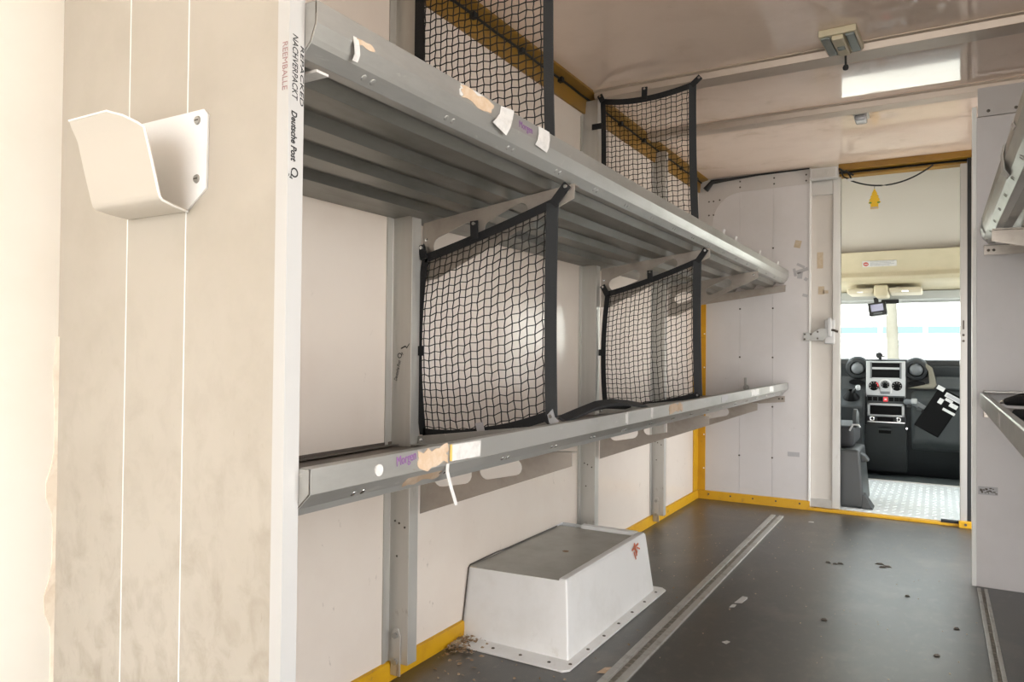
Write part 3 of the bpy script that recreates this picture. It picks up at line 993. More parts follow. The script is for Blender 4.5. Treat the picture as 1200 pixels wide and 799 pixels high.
# ------------------------------------------------------------------ nets
def net(label, y, TL, TM, TR, BL, BM_, BR, bowl, clips, lband, rband, lower=True, bow=.012):
    """corner and mid points given as (x, z) in the plane Y = y"""
    t = thing('cargo_net', label, 'net', (BL[0], y, BL[1]))

    def q3(a, m, b, s):
        a, m, b = Vector(a), Vector(m), Vector(b)
        return a * (1 - s) * (1 - 2 * s) + m * 4 * s * (1 - s) + b * s * (2 * s - 1)

    def top(u): return q3(TL, TM, TR, u)
    def bot(u): return q3(BL, BM_, BR, u)
    LM = (Vector(TL) + Vector(BL)) / 2 + Vector((bowl, 0))
    RM = (Vector(TR) + Vector(BR)) / 2 + Vector((-.004, 0))
    def lef(v): return q3(BL, LM, TL, v)
    def rig(v): return q3(BR, RM, TR, v)

    def P(u, v):
        c = (1 - v) * bot(u) + v * top(u) + (1 - u) * lef(v) + u * rig(v) - ((1 - u) * (1 - v) * Vector(BL) + u * (1 - v) * Vector(BR) + (1 - u) * v * Vector(TL) + u * v * Vector(TR))
        yy = y - bow * math.sin(math.pi * u) * math.sin(math.pi * v)
        return Vector((c.x, yy, c.y))
    W = (Vector(TR) - Vector(TL)).length
    H = ((Vector(TL) - Vector(BL)).length + (Vector(TR) - Vector(BR)).length) / 2
    nu, nv = round(W / .0212), round(H / .0218)
    K = {}
    for i in range(nu + 1):
        for j in range(nv + 1):
            u, v = i / nu, j / nv
            jx = .05 * (1 if (i + j) % 2 else -1) + random.uniform(-.05, .05)
            jz = .09 * (1 if (i % 2) else -1) + random.uniform(-.05, .05) + .10 * math.sin(i * .55 + j * .3)
            if i in (0, nu):
                jx = 0
            if j in (0, nv):
                jz = 0
            K[i, j] = P(min(1, max(0, u + jx / nu)), min(1, max(0, v + jz / nv)))
    verts, faces = [], []
    r = .00165

    def cord(pts):
        b0 = len(verts)
        for k, p in enumerate(pts):
            d = (pts[min(k + 1, len(pts) - 1)] - pts[max(k - 1, 0)]).normalized()
            a = Vector((0, 1, 0))
            b = d.cross(a).normalized()
            for c in range(4):
                an = math.pi / 4 + math.pi / 2 * c
                verts.append(p + a * (r * math.cos(an)) + b * (r * math.sin(an)))
        for k in range(len(pts) - 1):
            for c in range(4):
                e = (c + 1) % 4
                faces.append((b0 + 4 * k + c, b0 + 4 * k + e, b0 + 4 * k + 4 + e, b0 + 4 * k + 4 + c))
    for i in range(nu + 1):
        cord([K[i, j] for j in range(nv + 1)])
    for j in range(nv + 1):
        cord([K[i, j] for i in range(nu + 1)])
    for p in K.values():
        b0 = len(verts)
        s = .0032
        verts += [p + Vector(d) * s for d in ((1, 0, 0), (-1, 0, 0), (0, 1, 0), (0, -1, 0), (0, 0, 1), (0, 0, -1))]
        for f in ((0, 2, 4), (2, 1, 4), (1, 3, 4), (3, 0, 4), (2, 0, 5), (1, 2, 5), (3, 1, 5), (0, 3, 5)):
            faces.append(tuple(b0 + q for q in f))
    org = ORG[t.name]
    me = bpy.data.meshes.new('netting')
    me.from_pydata([v - org for v in verts], [], faces)
    me.materials.append(M_cord)
    o = link(bpy.data.objects.new('netting', me), t)
    o['kind'] = 'stuff'
    N = 16
    # webbing borders
    tp = [P(k / N, 1) for k in range(N + 1)]
    MB().ribbon(tp, (0, 0, 1), .024, .004, (0, 1, 0)).build('top_webbing', M_black, t)
    bp_ = [P(k / N, 0) + Vector((0, 0, .006)) for k in range(N + 1)]
    MB().ribbon(bp_, (0, 0, 1), .026, .004, (0, 1, 0)).build('bottom_webbing', M_black, t)
    lp = [P(0, k / N) for k in range(N + 1)]
    MB().ribbon(lp, (1, 0, 0), lband, .004, (0, 1, 0)).build('side_webbing', M_black, t)
    rp_ = [P(1, k / N) + Vector((0, -.002, 0)) for k in range(N + 1)]
    MB().ribbon(rp_, (1, 0, 0), rband, .005, (0, 1, 0)).build('side_webbing', M_strap, t, label='wide dark grey webbing edge')
    for (a, b) in clips:
        a3, b3 = Vector((a[0], y - .006, a[1])), Vector((b[0], y - .006, b[1]))
        d = (b3 - a3).normalized()
        wd = d.cross(Vector((0, 1, 0)))
        c = MB().ribbon([a3, b3], wd, .024, .004, (0, 1, 0)).build('strap_tab', M_black, t)
        e = b3 - d * .008
        MB().tube([e + Vector((0, -.002, 0)), e + Vector((0, -.006, 0))], [.0065, .005], 10).build('eyelet', M_steel, c, smooth=True)
    return t


yb = POSTS[0] + .040
n1 = net('black net hanging between upper and lower shelf at the nearest upright', yb,
         (-1.283, 1.218), (-1.085, 1.272), (-.870, 1.340), (-1.284, .708), (-1.08, .722), (-.868, .782), -.020,
         [((-1.283, 1.215), (-1.294, 1.256)), ((-1.110, 1.262), (-1.112, 1.312)), ((-.868, 1.335), (-.825, 1.384)), ((-1.11, .70), (-1.108, .725)), ((-.88, .765), (-.862, .79))], .022, .034)
yb2 = POSTS[1] + .040
n2 = net('black net hanging between upper and lower shelf at the middle upright', yb2,
         (-1.262, 1.210), (-1.070, 1.262), (-.862, 1.335), (-1.268, .706), (-1.06, .722), (-.855, .775), -.016,
         [((-1.262, 1.205), (-1.286, 1.248)), ((-1.065, 1.255), (-1.066, 1.305)), ((-.862, 1.33), (-.824, 1.382)), ((-1.06, .70), (-1.058, .725)), ((-.87, .76), (-.852, .785))], .022, .034)
n3 = net('black net standing above the upper shelf, the nearer of the two high nets', 1.655,
         (-1.275, 2.05), (-1.07, 2.045), (-.861, 2.05), (-1.275, 1.49), (-1.07, 1.49), (-.854, 1.497), .0,
         [((-1.275, 2.05), (-1.28, 2.095)), ((-1.07, 2.045), (-1.07, 2.095)), ((-.861, 2.05), (-.855, 2.095))], .032, .027)
yu2 = 2.985
n4 = net('black net hooked to the nearer roof batten above the upper shelf', yu2 - .04,
         (-1.262, 2.045), (-1.075, 2.025), (-.866, 2.050), (-1.262, 1.47), (-1.06, 1.47), (-.852, 1.47), .006,
         [((-1.262, 2.045), (-1.276, 2.074)), ((-1.072, 2.02), (-1.070, 2.074)), ((-.870, 2.045), (-.832, 2.076))], .022, .030)
MB().box(-1.31, -1.262, yu2 - .05, yu2 - .046, 1.925, 1.95).build('strap_tab', M_black, n4)
for n_, yy, zz in ((n1, yb, .95), (n2, yb2, .95)):
    MB().box(-1.325, -1.28, yy - .008, yy - .004, zz - .014, zz + .014).build('strap_tab', M_black, n_)
MB().ribbon([(-.868, yb - .01, .795), (-.862, yb - .01, .775), (-.848, yb - .012, .765)], (.7, 0, .7), .022, .002, (0, 1, 0)).build('clear_tape', M_clear, n1, label='clear tape scrap')
MB().ribbon([(-1.085, yb - .012, .755), (-1.075, yb - .012, .72), (-1.068, yb - .013, .70)], (1, 0, .2), .024, .002, (0, 1, 0)).build('loop_strap', M_greymark, n1, label='grey loop strap')
# loose black strap lying over the rail
mb = MB()
mb.ribbon([(-.835, 1.70, .776), (-.835, 1.80, .788), (-.835, 1.93, .802), (-.835, 2.05, .803), (-.835, 2.18, .792), (-.835, 2.32, .776)], (1, 0, -.5), .026, .008, (0, .3, 1))
mb.ribbon([(-.846, 1.76, .776), (-.850, 1.90, .786), (-.850, 2.04, .790), (-.848, 2.20, .778)], (1, 0, .4), .022, .008, (0, 0, 1))
tag(mb.build('loose_strap', M_black, bevel=.001), 'loose black webbing strap arched on the lower shelf rail', 'strap')

# low divider plates under the lower nets
for k, (y, lab) in enumerate(((yb, 'low riveted divider plate under the nearest lower net'), (yb2, 'low riveted divider plate under the far lower net'))):
    t = thing('divider_plate', lab, 'plate', (-1.07, y, .68))
    MB().prism([(-1.292, .684), (-.835, .703), (-.835, .765), (-1.292, .705)], 'y', y - .014, y - .011).build('plate_face', M_rail, t, bevel=.0008)
    MB().prism([(-1.292, .6815), (-.850, .7025), (-.850, .7045), (-1.292, .6835)], 'y', y - .045, y - .014).build('plate_foot', M_rail, t)
    rivets([(-1.28, y - .014, .694), (-1.07, y - .014, .708), (-.9, y - .014, .725)], (0, -1, 0), .005, .003, 'rivet', M_steel, t)

# ------------------------------------------------------------------ wheel arch box
wa = thing('wheel_arch_box', 'white plastic wheel arch box on the floor against the left wall', 'box', (-1.17, 2.43, 0))
xo, xi = XW + .001, -.975
y0, y1 = 2.040, 2.826
xt, ty0, ty1 = -1.002, 2.082, 2.800
ZT = .232
mb = MB()
b = mb.bm
def V(*p): return b.verts.new(p)
rim = .030
bot_ = [V(xo, y0, .006), V(xi, y0, .006), V(xi, y1, .006), V(xo, y1, .006)]
top_ = [V(xo, ty0, ZT - .010), V(xo + .022, ty0, ZT - .010), V(xt, ty0, ZT), V(xt, ty1, ZT), V(xo, ty1, ZT)]
b.faces.new([bot_[0], bot_[1], top_[2], top_[1], top_[0]])
b.faces.new([bot_[1], bot_[2], top_[3], top_[2]])
b.faces.new([bot_[2], bot_[3], top_[4], top_[3]])
b.faces.new([bot_[3], bot_[0], top_[0], top_[4]])
mb.build('body', M_box, wa, bevel=.007, seg=3)
mb = MB()
mb.box(xt - rim, xt - .003, ty0 + .004, ty1 - .003, ZT - .016, ZT + .005)
mb.build('rim', M_box, wa, bevel=.005, seg=2)
MB().box(xo + .10, xt - rim, ty1 - .034, ty1 - .004, ZT - .016, ZT + .008).build('rim', M_box, wa, bevel=.004)
MB().box(xo + .002, xt - rim + .002, ty0 + .004, ty1 - .030, ZT - .020, ZT - .007).build('top_panel', M_boxtop, wa, bevel=.001, label='grimy grey top panel')
MB().box(xo + .004, xo + .030, ty0 + .0015, ty0 + .05, ZT - .016, ZT - .0085).build('notch_plate', M_tan2, wa)
MB().prism([(xo, 1.966), (-.960, 1.966), (-.943, 1.985), (-.934, 2.85), (-.955, 2.872), (xo, 2.868)], 'z', 0.0005, .007).build('flange', M_box, wa, bevel=.002)
pts = [(-.958, 2.02 + .13 * k, .007) for k in range(7)] + [(-1.02 - .10 * k, 2.0, .007) for k in range(4)]
rivets(pts, (0, 0, 1), .006, .003, 'screw', M_hole, wa)
Mx = frame((-.9965, 2.66, .195), (0, 1, 0), (-.13, 0, 1))
mb = MB()
for a, bb_, w in (((-.03, .01), (.04, .02), .008), ((0, .03), (.012, -.02), .011), ((-.01, .02), (.02, -.01), .012), ((.02, .01), (.05, -.002), .006), ((-.012, .0), (.0, -.03), .008)):
    p, q = Mx @ Vector((a[0], a[1], .0035)), Mx @ Vector((bb_[0], bb_[1], .0035))
    mb.ribbon([p, q], (q - p).cross(Mx.to_3x3() @ Vector((0, 0, 1))), w, .0006, Mx.to_3x3() @ Vector((0, 0, 1)))
mb.build('red_mark', M_red, wa, label='rusty red splash mark')
MB().cyl((-1.17, 2.42, ZT - .0075), (-1.17, 2.42, ZT - .0062), .012, n=10).build('stain_spot', M_litter, wa)
# grimy black sealant line where box meets wall
mb = MB()
mb.tube([(XW + .004, y0 - .002, .02), (XW + .004, ty0 - .006, ZT - .012), (XW + .004, ty0 + .004, ZT - .004), (XW + .004, ty0 + .18, ZT - .001), (XW + .004, ty0 + .26, ZT - .004), (XW + .004, ty1 - .06, ZT - .004)], .0024, 6)
mb.build('sealant_bead', M_hole, wa)

# ------------------------------------------------------------------ floor tracks
def track(label, x0, x1, ya, yb_):
    t = thing('floor_track', label, 'rail', ((x0 + x1) / 2, ya, 0))
    w = x1 - x0
    MB().box(x0, x1, ya, yb_, .0005, .003).build('track_base', M_groove, t)
    MB().box(x0, x0 + w * .34, ya, yb_, .003, .011).build('track_bar', M_track, t, bevel=.0015)
    MB().box(x1 - w * .34, x1, ya, yb_, .003, .011).build('track_bar', M_track, t, bevel=.0015)
    return t


track('aluminium lashing track in the floor beside the wheel arch box', -.840, -.772, .47, 4.50)
track('aluminium lashing track in the floor under the right shelves', .142, .178, .47, 3.54)

# ------------------------------------------------------------------ holder on the rear partition
hd = thing('plastic_holder', 'cream scoop shaped wall holder screwed to the rear partition', 'holder', (-1.11, YP, 1.17))
outl = [(-1.207, 1.173), (-1.050, 1.173), (-1.003, 1.205), (-1.001, 1.322), (-1.010, 1.332), (-1.207, 1.332)]
plate('back_plate', outl, [], .0035, frame((0, YP - .0022, 0), (1, 0, 0), (0, 0, 1)), M_holder2, hd)
# bent sheet: bottom, front and outward leaning lip with a rounded right corner
sec = [(YP - .004, 1.171), (.725, 1.174), (.700, 1.178), (.695, 1.182), (.692, 1.19), (.680, 1.235), (.6685, 1.282), (.665, 1.290), (.658, 1.303), (.654, 1.314)]
xr = [-1.048, -1.040, -1.032, -1.030, -1.030, -1.030, -1.032, -1.043, -1.070, -1.105]
mb = MB()
L0, L1, R0, R1 = [], [], [], []
for (yy, zz), x in zip(sec, xr):
    k = (1.318 - zz) / .15
    L0.append(mb.bm.verts.new((-1.207, yy, zz)))
    R0.append(mb.bm.verts.new((x, yy, zz)))
for i in range(len(sec) - 1):
    mb.bm.faces.new([L0[i], R0[i], R0[i + 1], L0[i + 1]])
bmesh.ops.recalc_face_normals(mb.bm, faces=mb.bm.faces)
bmesh.ops.solidify(mb.bm, geom=mb.bm.faces[:], thickness=-.0035)
mb.build('scoop', M_holder, hd, smooth=True)
rim_pts = [(x + .0008, yy, zz) for (yy, zz), x in zip(sec, xr)] + [(-1.207, sec[-1][0], sec[-1][1])]
MB().tube(rim_pts, .0017, 8).build('scoop_edge', M_white, hd, smooth=True, label='white cut edge')
for z in (1.222, 1.316):
    c = MB().tube([(-1.026, YP - .004, z), (-1.026, YP - .0065, z)], [.0075, .006], 14).build('screw', M_rail, hd)
    MB().box(-1.0305, -1.0215, YP - .0070, YP - .0062, z - .001, z + .001).build('screw_slot', M_hole, c)

# ------------------------------------------------------------------ ceiling lamps
dl = thing('dome_lamp', 'beige two lens roof lamp with a dangling black pull', 'lamp', (-.30, 2.83, 2.07))
Ml = Matrix.Translation((-.300, 2.865, 2.082)) @ Matrix.Rotation(math.radians(-3), 4, 'Z')
MB().box(-.062, .062, -.095, .095, -.008, .017, Ml).build('housing', M_lampbox, dl, bevel=.005)
MB().box(-.020, .020, -.085, .085, -.024, -.006, Ml).build('centre_bar', M_lampbox, dl, bevel=.006)
for s in (-1, 1):
    MB().box(s * .040 - .015, s * .040 + .015, -.085, .085, -.016, -.006, Ml).build('lens', M_lampdark, dl, bevel=.004)
MB().box(-.012, .012, -.015, .015, -.028, -.022, Ml).build('switch', M_lampdark, dl, bevel=.002)
MB().tube([(-.295, 2.955, 2.062), (-.295, 2.958, 2.045), (-.295, 2.96, 2.028)], .004, 8).build('pull_cord', M_rubber, dl)
MB().lathe([(0, -.012), (.009, -.008), (.011, 0), (.008, .008), (0, .012)], Matrix.Translation((-.295, 2.962, 2.020)), 12).build('pull_knob', M_rubber, dl, smooth=True)
sl = thing('clear_lamp', 'small clear plastic roof lamp near the cab doorway', 'lamp', (-.31, 3.79, 2.07))
MB().box(-.345, -.280, 3.76, 3.86, 2.078, 2.0995).build('lamp_base', M_alu, sl, bevel=.004)
MB().box(-.338, -.287, 3.768, 3.850, 2.052, 2.079).build('lamp_lens', M_clear, sl, bevel=.010, seg=3, smooth=True)

# ------------------------------------------------------------------ cable, air freshener above the doorway
def catenary(a, b, sag, n=16):
    a, b = Vector(a), Vector(b)
    return [a.lerp(b, k / n) - Vector((0, 0, sag * 4 * (k / n) * (1 - k / n))) for k in range(n + 1)]


yc = YB - .05
mb = MB()
mb.tube([(-.50, yc, 2.05), (-.485, yc, 2.015), (-.46, yc, 2.0)] + catenary((-.44, yc, 1.985), (-.02, yc, 2.03), .065), .0045, 6)
tag(mb.build('sagging_cable', M_rubber, smooth=True), 'thin black cable sagging below the ochre beam', 'cable')
cb = thing('cable_bundle', 'short tangled cable ends at the left end of the ochre beam', 'cable', (-.47, YB - .03, 2.04))
MB().tube([(-.51, YB - .03, 2.07), (-.48, YB - .05, 2.045), (-.455, YB - .045, 2.035), (-.43, YB - .04, 2.02)], .006, 6).build('cable', M_rubber, cb, smooth=True)
MB().tube([(-.50, YB - .03, 2.04), (-.47, YB - .045, 2.05), (-.45, YB - .05, 2.02), (-.44, YB - .05, 1.99)], .005, 6).build('cable', M_rubber, cb, smooth=True)
MB().box(-.462, -.43, YB - .056, YB - .040, 1.985, 1.999).build('connector', M_paper, cb, bevel=.002)

af = thing('air_freshener', 'yellow tree shaped cardboard air freshener hanging in the cab doorway', 'air freshener', (-.315, yc - .01, 1.805))
half = [(0, 1.925), (.010, 1.905), (.016, 1.893), (.011, 1.892), (.024, 1.876), (.017, 1.875), (.030, 1.858), (.022, 1.857), (.034, 1.842), (.025, 1.838), (.020, 1.832), (.021, 1.805)]
outl = [(-.317 + x, z) for x, z in half] + [(-.317 - x, z) for x, z in half[:0:-1]]
plate('card', outl, [], .003, frame((0, yc - .01, 0), (1, 0, 0), (0, 0, 1)), M_tree, af)
for s in (-1, 1):
    MB().box(-.317 + s * .022 - .007, -.317 + s * .022 + .007, yc - .0125, yc - .0115, 1.838, 1.846).build('green_print', M_green, af)
MB().box(-.336, -.298, yc - .0125, yc - .0115, 1.806, 1.818).build('label_band', M_tan2, af)
MB().tube([(-.317, yc - .01, 1.923), (-.317, yc - .006, 1.937), (-.317, yc, 1.945)], .0015, 6).build('string', M_rubber, af)

tag(MB().tube([(-1.31, YB - .05, 2.02), (-1.27, YB - .04, 2.07), (-1.20, YB - .022, 2.078), (-1.0, YB - .015, 2.090), (-.8, YB - .015, 2.093), (-.68, YB - .015, 2.095)], [.02, .016, .011, .006, .005, .004], 8).build('roof_cable', M_rubber, smooth=True), 'black cable along the top edge of the bulkhead', 'cable')

# ------------------------------------------------------------------ right shelves
ur = upper_shelf('galvanised upper shelf on the right with crumpled tape on its rail', -1, .152, XR, 1.25, 3.555, 1.490, 1.40)
MB().ribbon([(.150, 3.42, 1.425), (.146, 3.40, 1.445), (.149, 3.38, 1.47), (.150, 3.36, 1.488)], (0, 1, .2), .045, .002, (1, 0, 0)).build('label_remnant', M_clear, ur, label='crumpled clear tape')
MB().ribbon([(.148, 2.30, 1.455), (.145, 2.28, 1.475), (.149, 2.26, 1.495)], (0, 1, .1), .06, .002, (1, 0, 0)).build('label_remnant', M_paper, ur, label='torn white label')
MB().ribbon([(.162, 2.33, 1.425), (.149, 2.30, 1.436), (.146, 2.27, 1.452)], (0, 1, .1), .09, .002, (1, 0, 0)).build('label_remnant', M_paper, ur, label='torn white label')
MB().ribbon([(.150, 2.02, 1.49), (.146, 1.99, 1.475), (.149, 1.97, 1.46)], (0, 1, .1), .05, .002, (1, 0, 0)).build('label_remnant', M_paper, ur)
for y in (1.9, 3.10):
    xa_, xb_ = .168, XR
    t = thing('shelf_bracket', 'cantilever bracket under the right upper shelf, %s' % ('out towards the rear' if y < 2 else 'near the far partition'), 'bracket', (xb_, y, 1.2), 'cantilever shelf brackets')
    MB().prism([(xa_, 1.397), (xb_, 1.382), (xb_, 1.20), (xa_, 1.360)], 'y', y, y + .003).build('bracket_plate', M_brk, t)
    MB().prism([(xa_, 1.400), (xb_, 1.385), (xb_, 1.382), (xa_, 1.397)], 'y', y - .03, y + .003).build('top_flange', M_brk, t)
ea3 = thing('shelf_end_angle', 'riveted end angle on the far partition under the right upper shelf', 'bracket', (.47, YQ, 1.38))
MB().box(.166, XR, YQ - .032, YQ - .028, 1.366, 1.404).build('angle_face', M_brk, ea3, bevel=.001)
MB().box(.166, XR, YQ - .032, YQ, 1.404, 1.407).build('angle_top', M_galv, ea3)
rivets([(.182, YQ - .032, 1.385), (.200, YQ - .032, 1.385)], (0, -1, 0), .006, .003, 'rivet', M_hole, ea3)

lr = thing('lower_shelf', 'metal lower shelf on the right with a narrow front rail', 'shelf', (.47, 1.25, .76))
MB().sheet([(.177, .765), (.172, .800), (.152, .800), (.152, .748), (.166, .742), (.20, .742)], 'y', 1.25, 3.555, -.0018).build('front_rail', M_rail, lr, bevel=.0006, seg=1)
MB().sheet([(.19, .7445), (XR - .003, .735)], 'y', 1.252, 3.553, -.002).build('deck', M_galv, lr)
MB().sheet([(.152, .8005), (.154, .803), (.158, .8005)], 'y', 1.25, 3.555, .001).build('bright_lip', M_rail, lr)
MB().prism([(.165, 3.50), (.36, 3.50), (.40, 3.585), (.165, 3.585)], 'z', .806, .81).build('corner_plate', M_alu, lr)
label_patch(rough_poly(2.42, 2.50, .76, .79, 4, .2), M_paper, lr, x=.1500)
MB().box(.165, .235, YQ - .03, YQ - .001, .70, .738).build('end_angle', M_brk, lr, bevel=.002)
MB().cyl((.185, YQ - .03, .715), (.185, YQ - .034, .715), .008, n=10).build('rivet', M_hole, lr)
fs = thing('folded_strap', 'folded black net strap with steel ring on the right lower shelf', 'strap', (.26, 2.75, .745))
MB().tube([(.195, 2.85, .805), (.23, 2.80, .815), (.30, 2.70, .825), (.42, 2.60, .815)], [.012, .02, .026, .02], 10).build('strap_roll', M_black, fs, smooth=True)
MB().tube([(.205, 2.70, .775), (.26, 2.66, .775), (.34, 2.60, .775), (.42, 2.55, .775)], [.015, .02, .024, .02], 10).build('strap_roll', M_black, fs, smooth=True)
MB().lathe([(.010, -.006), (.017, -.004), (.019, 0), (.017, .004), (.010, .006)], frame((.192, 2.86, .805), (1, 0, .3), (0, 1, 0)), 16).build('ring', M_steel, fs, smooth=True)
MB().box(.20, .45, 2.5, 2.9, .7455, .762).build('strap_base', M_black, fs, bevel=.004)

# ------------------------------------------------------------------ cab
cabf = sroot('floor_cab', 'cab floor with dark mat')
MB().box(-1.0, .85, YB + .031, 7.4, -.04, 0).build('floor_board', M_carpet, cabf)
tp = thing('tread_plate', 'bright aluminium tread plate covering the cab floor', 'plate', (-.1, 5.5, 0))
MB().box(-.98, .83, YB + .034, 6.21, .0005, .004).build('sheet', M_tread, tp, bevel=.001)
verts, faces = [], []
org = ORG[tp.name]
for i in range(22):
    for j in range(26):
        cx_, cy_ = -.70 + i * .043, 4.88 + j * .0515
        a = math.pi / 4 if (i + j) % 2 else -math.pi / 4
        ca, sa = math.cos(a), math.sin(a)
        b0 = len(verts)
        for u, v, h in ((-.018, 0, .004), (0, -.005, .004), (.018, 0, .004), (0, .005, .004), (-.010, 0, .0062), (.010, 0, .0062)):
            verts.append(Vector((cx_ + u * ca - v * sa, cy_ + u * sa + v * ca, h)) - org)
        for f in ((0, 1, 4), (1, 5, 4), (1, 2, 5), (2, 3, 5), (3, 4, 5), (3, 0, 4)):
            faces.append(tuple(b0 + q for q in f))
me = bpy.data.meshes.new('tread_bars')
me.from_pydata(verts, [], faces)
me.materials.append(M_tread)
o = link(bpy.data.objects.new('tread_bars', me), tp)
o['kind'] = 'stuff'

MB().box(-.98, .83, 6.205, 6.22, .0005, .012).build('edge_trim', M_alu, tp, bevel=.002)

for nm, x0, x1 in (('wall_cab_left', -1.05, -1.0), ('wall_cab_right', .85, .90)):
    w = sroot(nm, 'cab side below the window')
    MB().box(x0, x1, YB + .05, 7.4, -.3, .60).build('lower_side', M_dash2, w)
    MB().box(x0, x1, YB + .05, 5.05, .60, 1.75).build('side_pillar', M_visor, w)
    MB().box(x0, x1, 6.75, 7.4, .72, 1.0).build('front_pillar', M_dash2, w)
    MB().box(x0, x1, YB + .05, 7.0, 1.62, 2.4).build('upper_side', M_visor, w)
    MB().box((x0 + x1) / 2 - .002, (x0 + x1) / 2 + .002, 5.05, 6.75, .60, 1.62).build('pane', M_glass, w)
cr = sroot('ceiling_cab', 'pale cab headliner sloping above the overhead shelf')
MB().hexa([(-1.0, 5.66, 1.66), (.85, 5.66, 1.66), (.85, 5.72, 1.66), (-1.0, 5.72, 1.66)], [(-1.0, 5.20, 2.35), (.85, 5.20, 2.35), (.85, 5.26, 2.38), (-1.0, 5.26, 2.38)]).build('headliner', M_liner, cr)
MB().box(-1.0, .85, YB + .03, 5.26, 2.35, 2.40).build('headliner', M_liner, cr)
MB().box(-1.05, .90, YB + .03, YB + .08, 2.10, 2.40).build('rear_header', M_liner, cr)

osf = thing('overhead_shelf', 'cream moulded overhead compartment above the windscreen', 'shelf', (-.07, 5.8, 1.44))
prof = [(5.655, 1.672), (5.60, 1.665), (5.70, 1.56), (5.72, 1.535), (5.70, 1.50), (5.72, 1.475), (5.80, 1.462), (6.45, 1.44), (6.45, 1.50), (5.90, 1.672)]
MB().prism(prof, 'x', -.99, .84).build('moulding', M_shelfcab, osf, bevel=.008, seg=3, smooth=True)
for x in (-.05, -.02, .02, .05, .10):
    MB().hexa([(x, 5.697, 1.57), (x + .006, 5.697, 1.57), (x + .006, 5.70, 1.57), (x, 5.70, 1.57)], [(x, 5.612, 1.66), (x + .006, 5.612, 1.66), (x + .006, 5.62, 1.66), (x, 5.62, 1.66)]).build('rib', M_shelfcab, osf)
Mst = frame((-.455, 5.686, 1.569), (1, 0, 0), (0, -.095, .105))
st = plate('warning_sticker', [(0, 0), (.215, 0), (.215, .05), (0, .05)], [], .002, Mst, M_paper, osf)
st['label'] = 'white sticker with a red disc'
for x0, x1, z0, z1 in ((.05, .20, .040, .044), (.05, .18, .030, .034), (.05, .20, .020, .024), (.05, .17, .010, .014)):
    plate('print_line', [(x0, z0), (x1, z0), (x1, z1), (x0, z1)], [], .001, Mst @ Matrix.Translation((0, 0, .0015)), M_greymark, st)
plate('red_disc', [(.024 + .017 * math.cos(t * math.pi / 8), .025 + .017 * math.sin(t * math.pi / 8)) for t in range(16)], [], .001, Mst @ Matrix.Translation((0, 0, .0015)), mat('sticker_red', (.5, .08, .06), .5), st)
plate('white_bar', [(.013, .022), (.035, .022), (.035, .028), (.013, .028)], [], .001, Mst @ Matrix.Translation((0, 0, .0025)), M_paper, st)

for x0, x1, lab in ((-.568, -.394, 'cream sun visor left of the roof monitor'), (-.298, -.090, 'cream sun visor right of the roof monitor')):
    t = thing('sun_visor', lab, 'visor', ((x0 + x1) / 2, 5.85, 1.40), 'cab sun visors')
    MB().box(x0, x1, 5.82, 6.12, 1.392, 1.432).build('visor_pad', M_visor, t, bevel=.016, seg=3, smooth=True)
    MB().cyl((x0 + .05, 5.98, 1.425), (x0 + .05, 5.98, 1.450), .008, n=8).build('visor_arm', M_visor, t)
    MB().box((x0 + x1) / 2 - .02, (x0 + x1) / 2 + .02, 5.816, 5.824, 1.398, 1.408).build('clip', M_steel, t)
mt = thing('visor_mount', 'cream centre mount block between the sun visors', 'mount', (-.346, 5.9, 1.38))
MB().box(-.392, -.300, 5.81, 6.10, 1.372, 1.452).build('block', M_shelfcab, mt, bevel=.018, seg=3, smooth=True)

ws = sroot('window_1', 'cab windscreen with grey header')
MB().box(-1.0, .85, 6.30, 6.47, 1.378, 1.440).build('header', M_headgrey, ws, bevel=.006)
MB().hexa([(-.98, 7.40, .60), (.83, 7.40, .60), (.83, 7.406, .60), (-.98, 7.406, .60)], [(-.98, 6.46, 1.42), (.83, 6.46, 1.42), (.83, 6.466, 1.42), (-.98, 6.466, 1.42)]).build('pane', M_glass, ws)
MB().hexa([(-.98, 6.525, 1.362), (.83, 6.525, 1.362), (.83, 6.530, 1.362), (-.98, 6.530, 1.362)], [(-.98, 6.455, 1.424), (.83, 6.455, 1.424), (.83, 6.460, 1.424), (-.98, 6.460, 1.424)]).build('tint_band', M_headgrey, ws)
MB().box(-1.05, .90, 7.408, 7.6, -.3, .605).build('scuttle', M_dash, ws)

# monitor
mo = thing('roof_monitor', 'small black rear view monitor hung at the windscreen top', 'monitor', (-.39, 6.2, 1.31))
Mm = Matrix.Translation((-.392, 6.20, 1.303)) @ Matrix.Rotation(math.radians(-8), 4, 'Y')
MB().box(-.062, .062, -.02, .02, -.048, .048, Mm).build('casing', M_rubber, mo, bevel=.006)
MB().box(-.042, .042, -.0225, -.019, -.018, .034, Mm).build('screen', M_screen, mo, label='lit lilac grey screen')
MB().box(-.030, .030, -.0225, -.019, -.040, -.030, Mm).build('button_row', M_vent, mo)
MB().box(-.055, .060, -.012, .016, -.058, -.0485, Mm).build('lower_lip', M_silver, mo, bevel=.002)
MB().box(-.015, .015, -.01, .015, .045, .085, Mm).build('mount_arm', M_rubber, mo)
MB().box(-.37, -.25, 6.27, 6.30, 1.345, 1.376).build('mirror_foot', M_rubber, mo, bevel=.005)

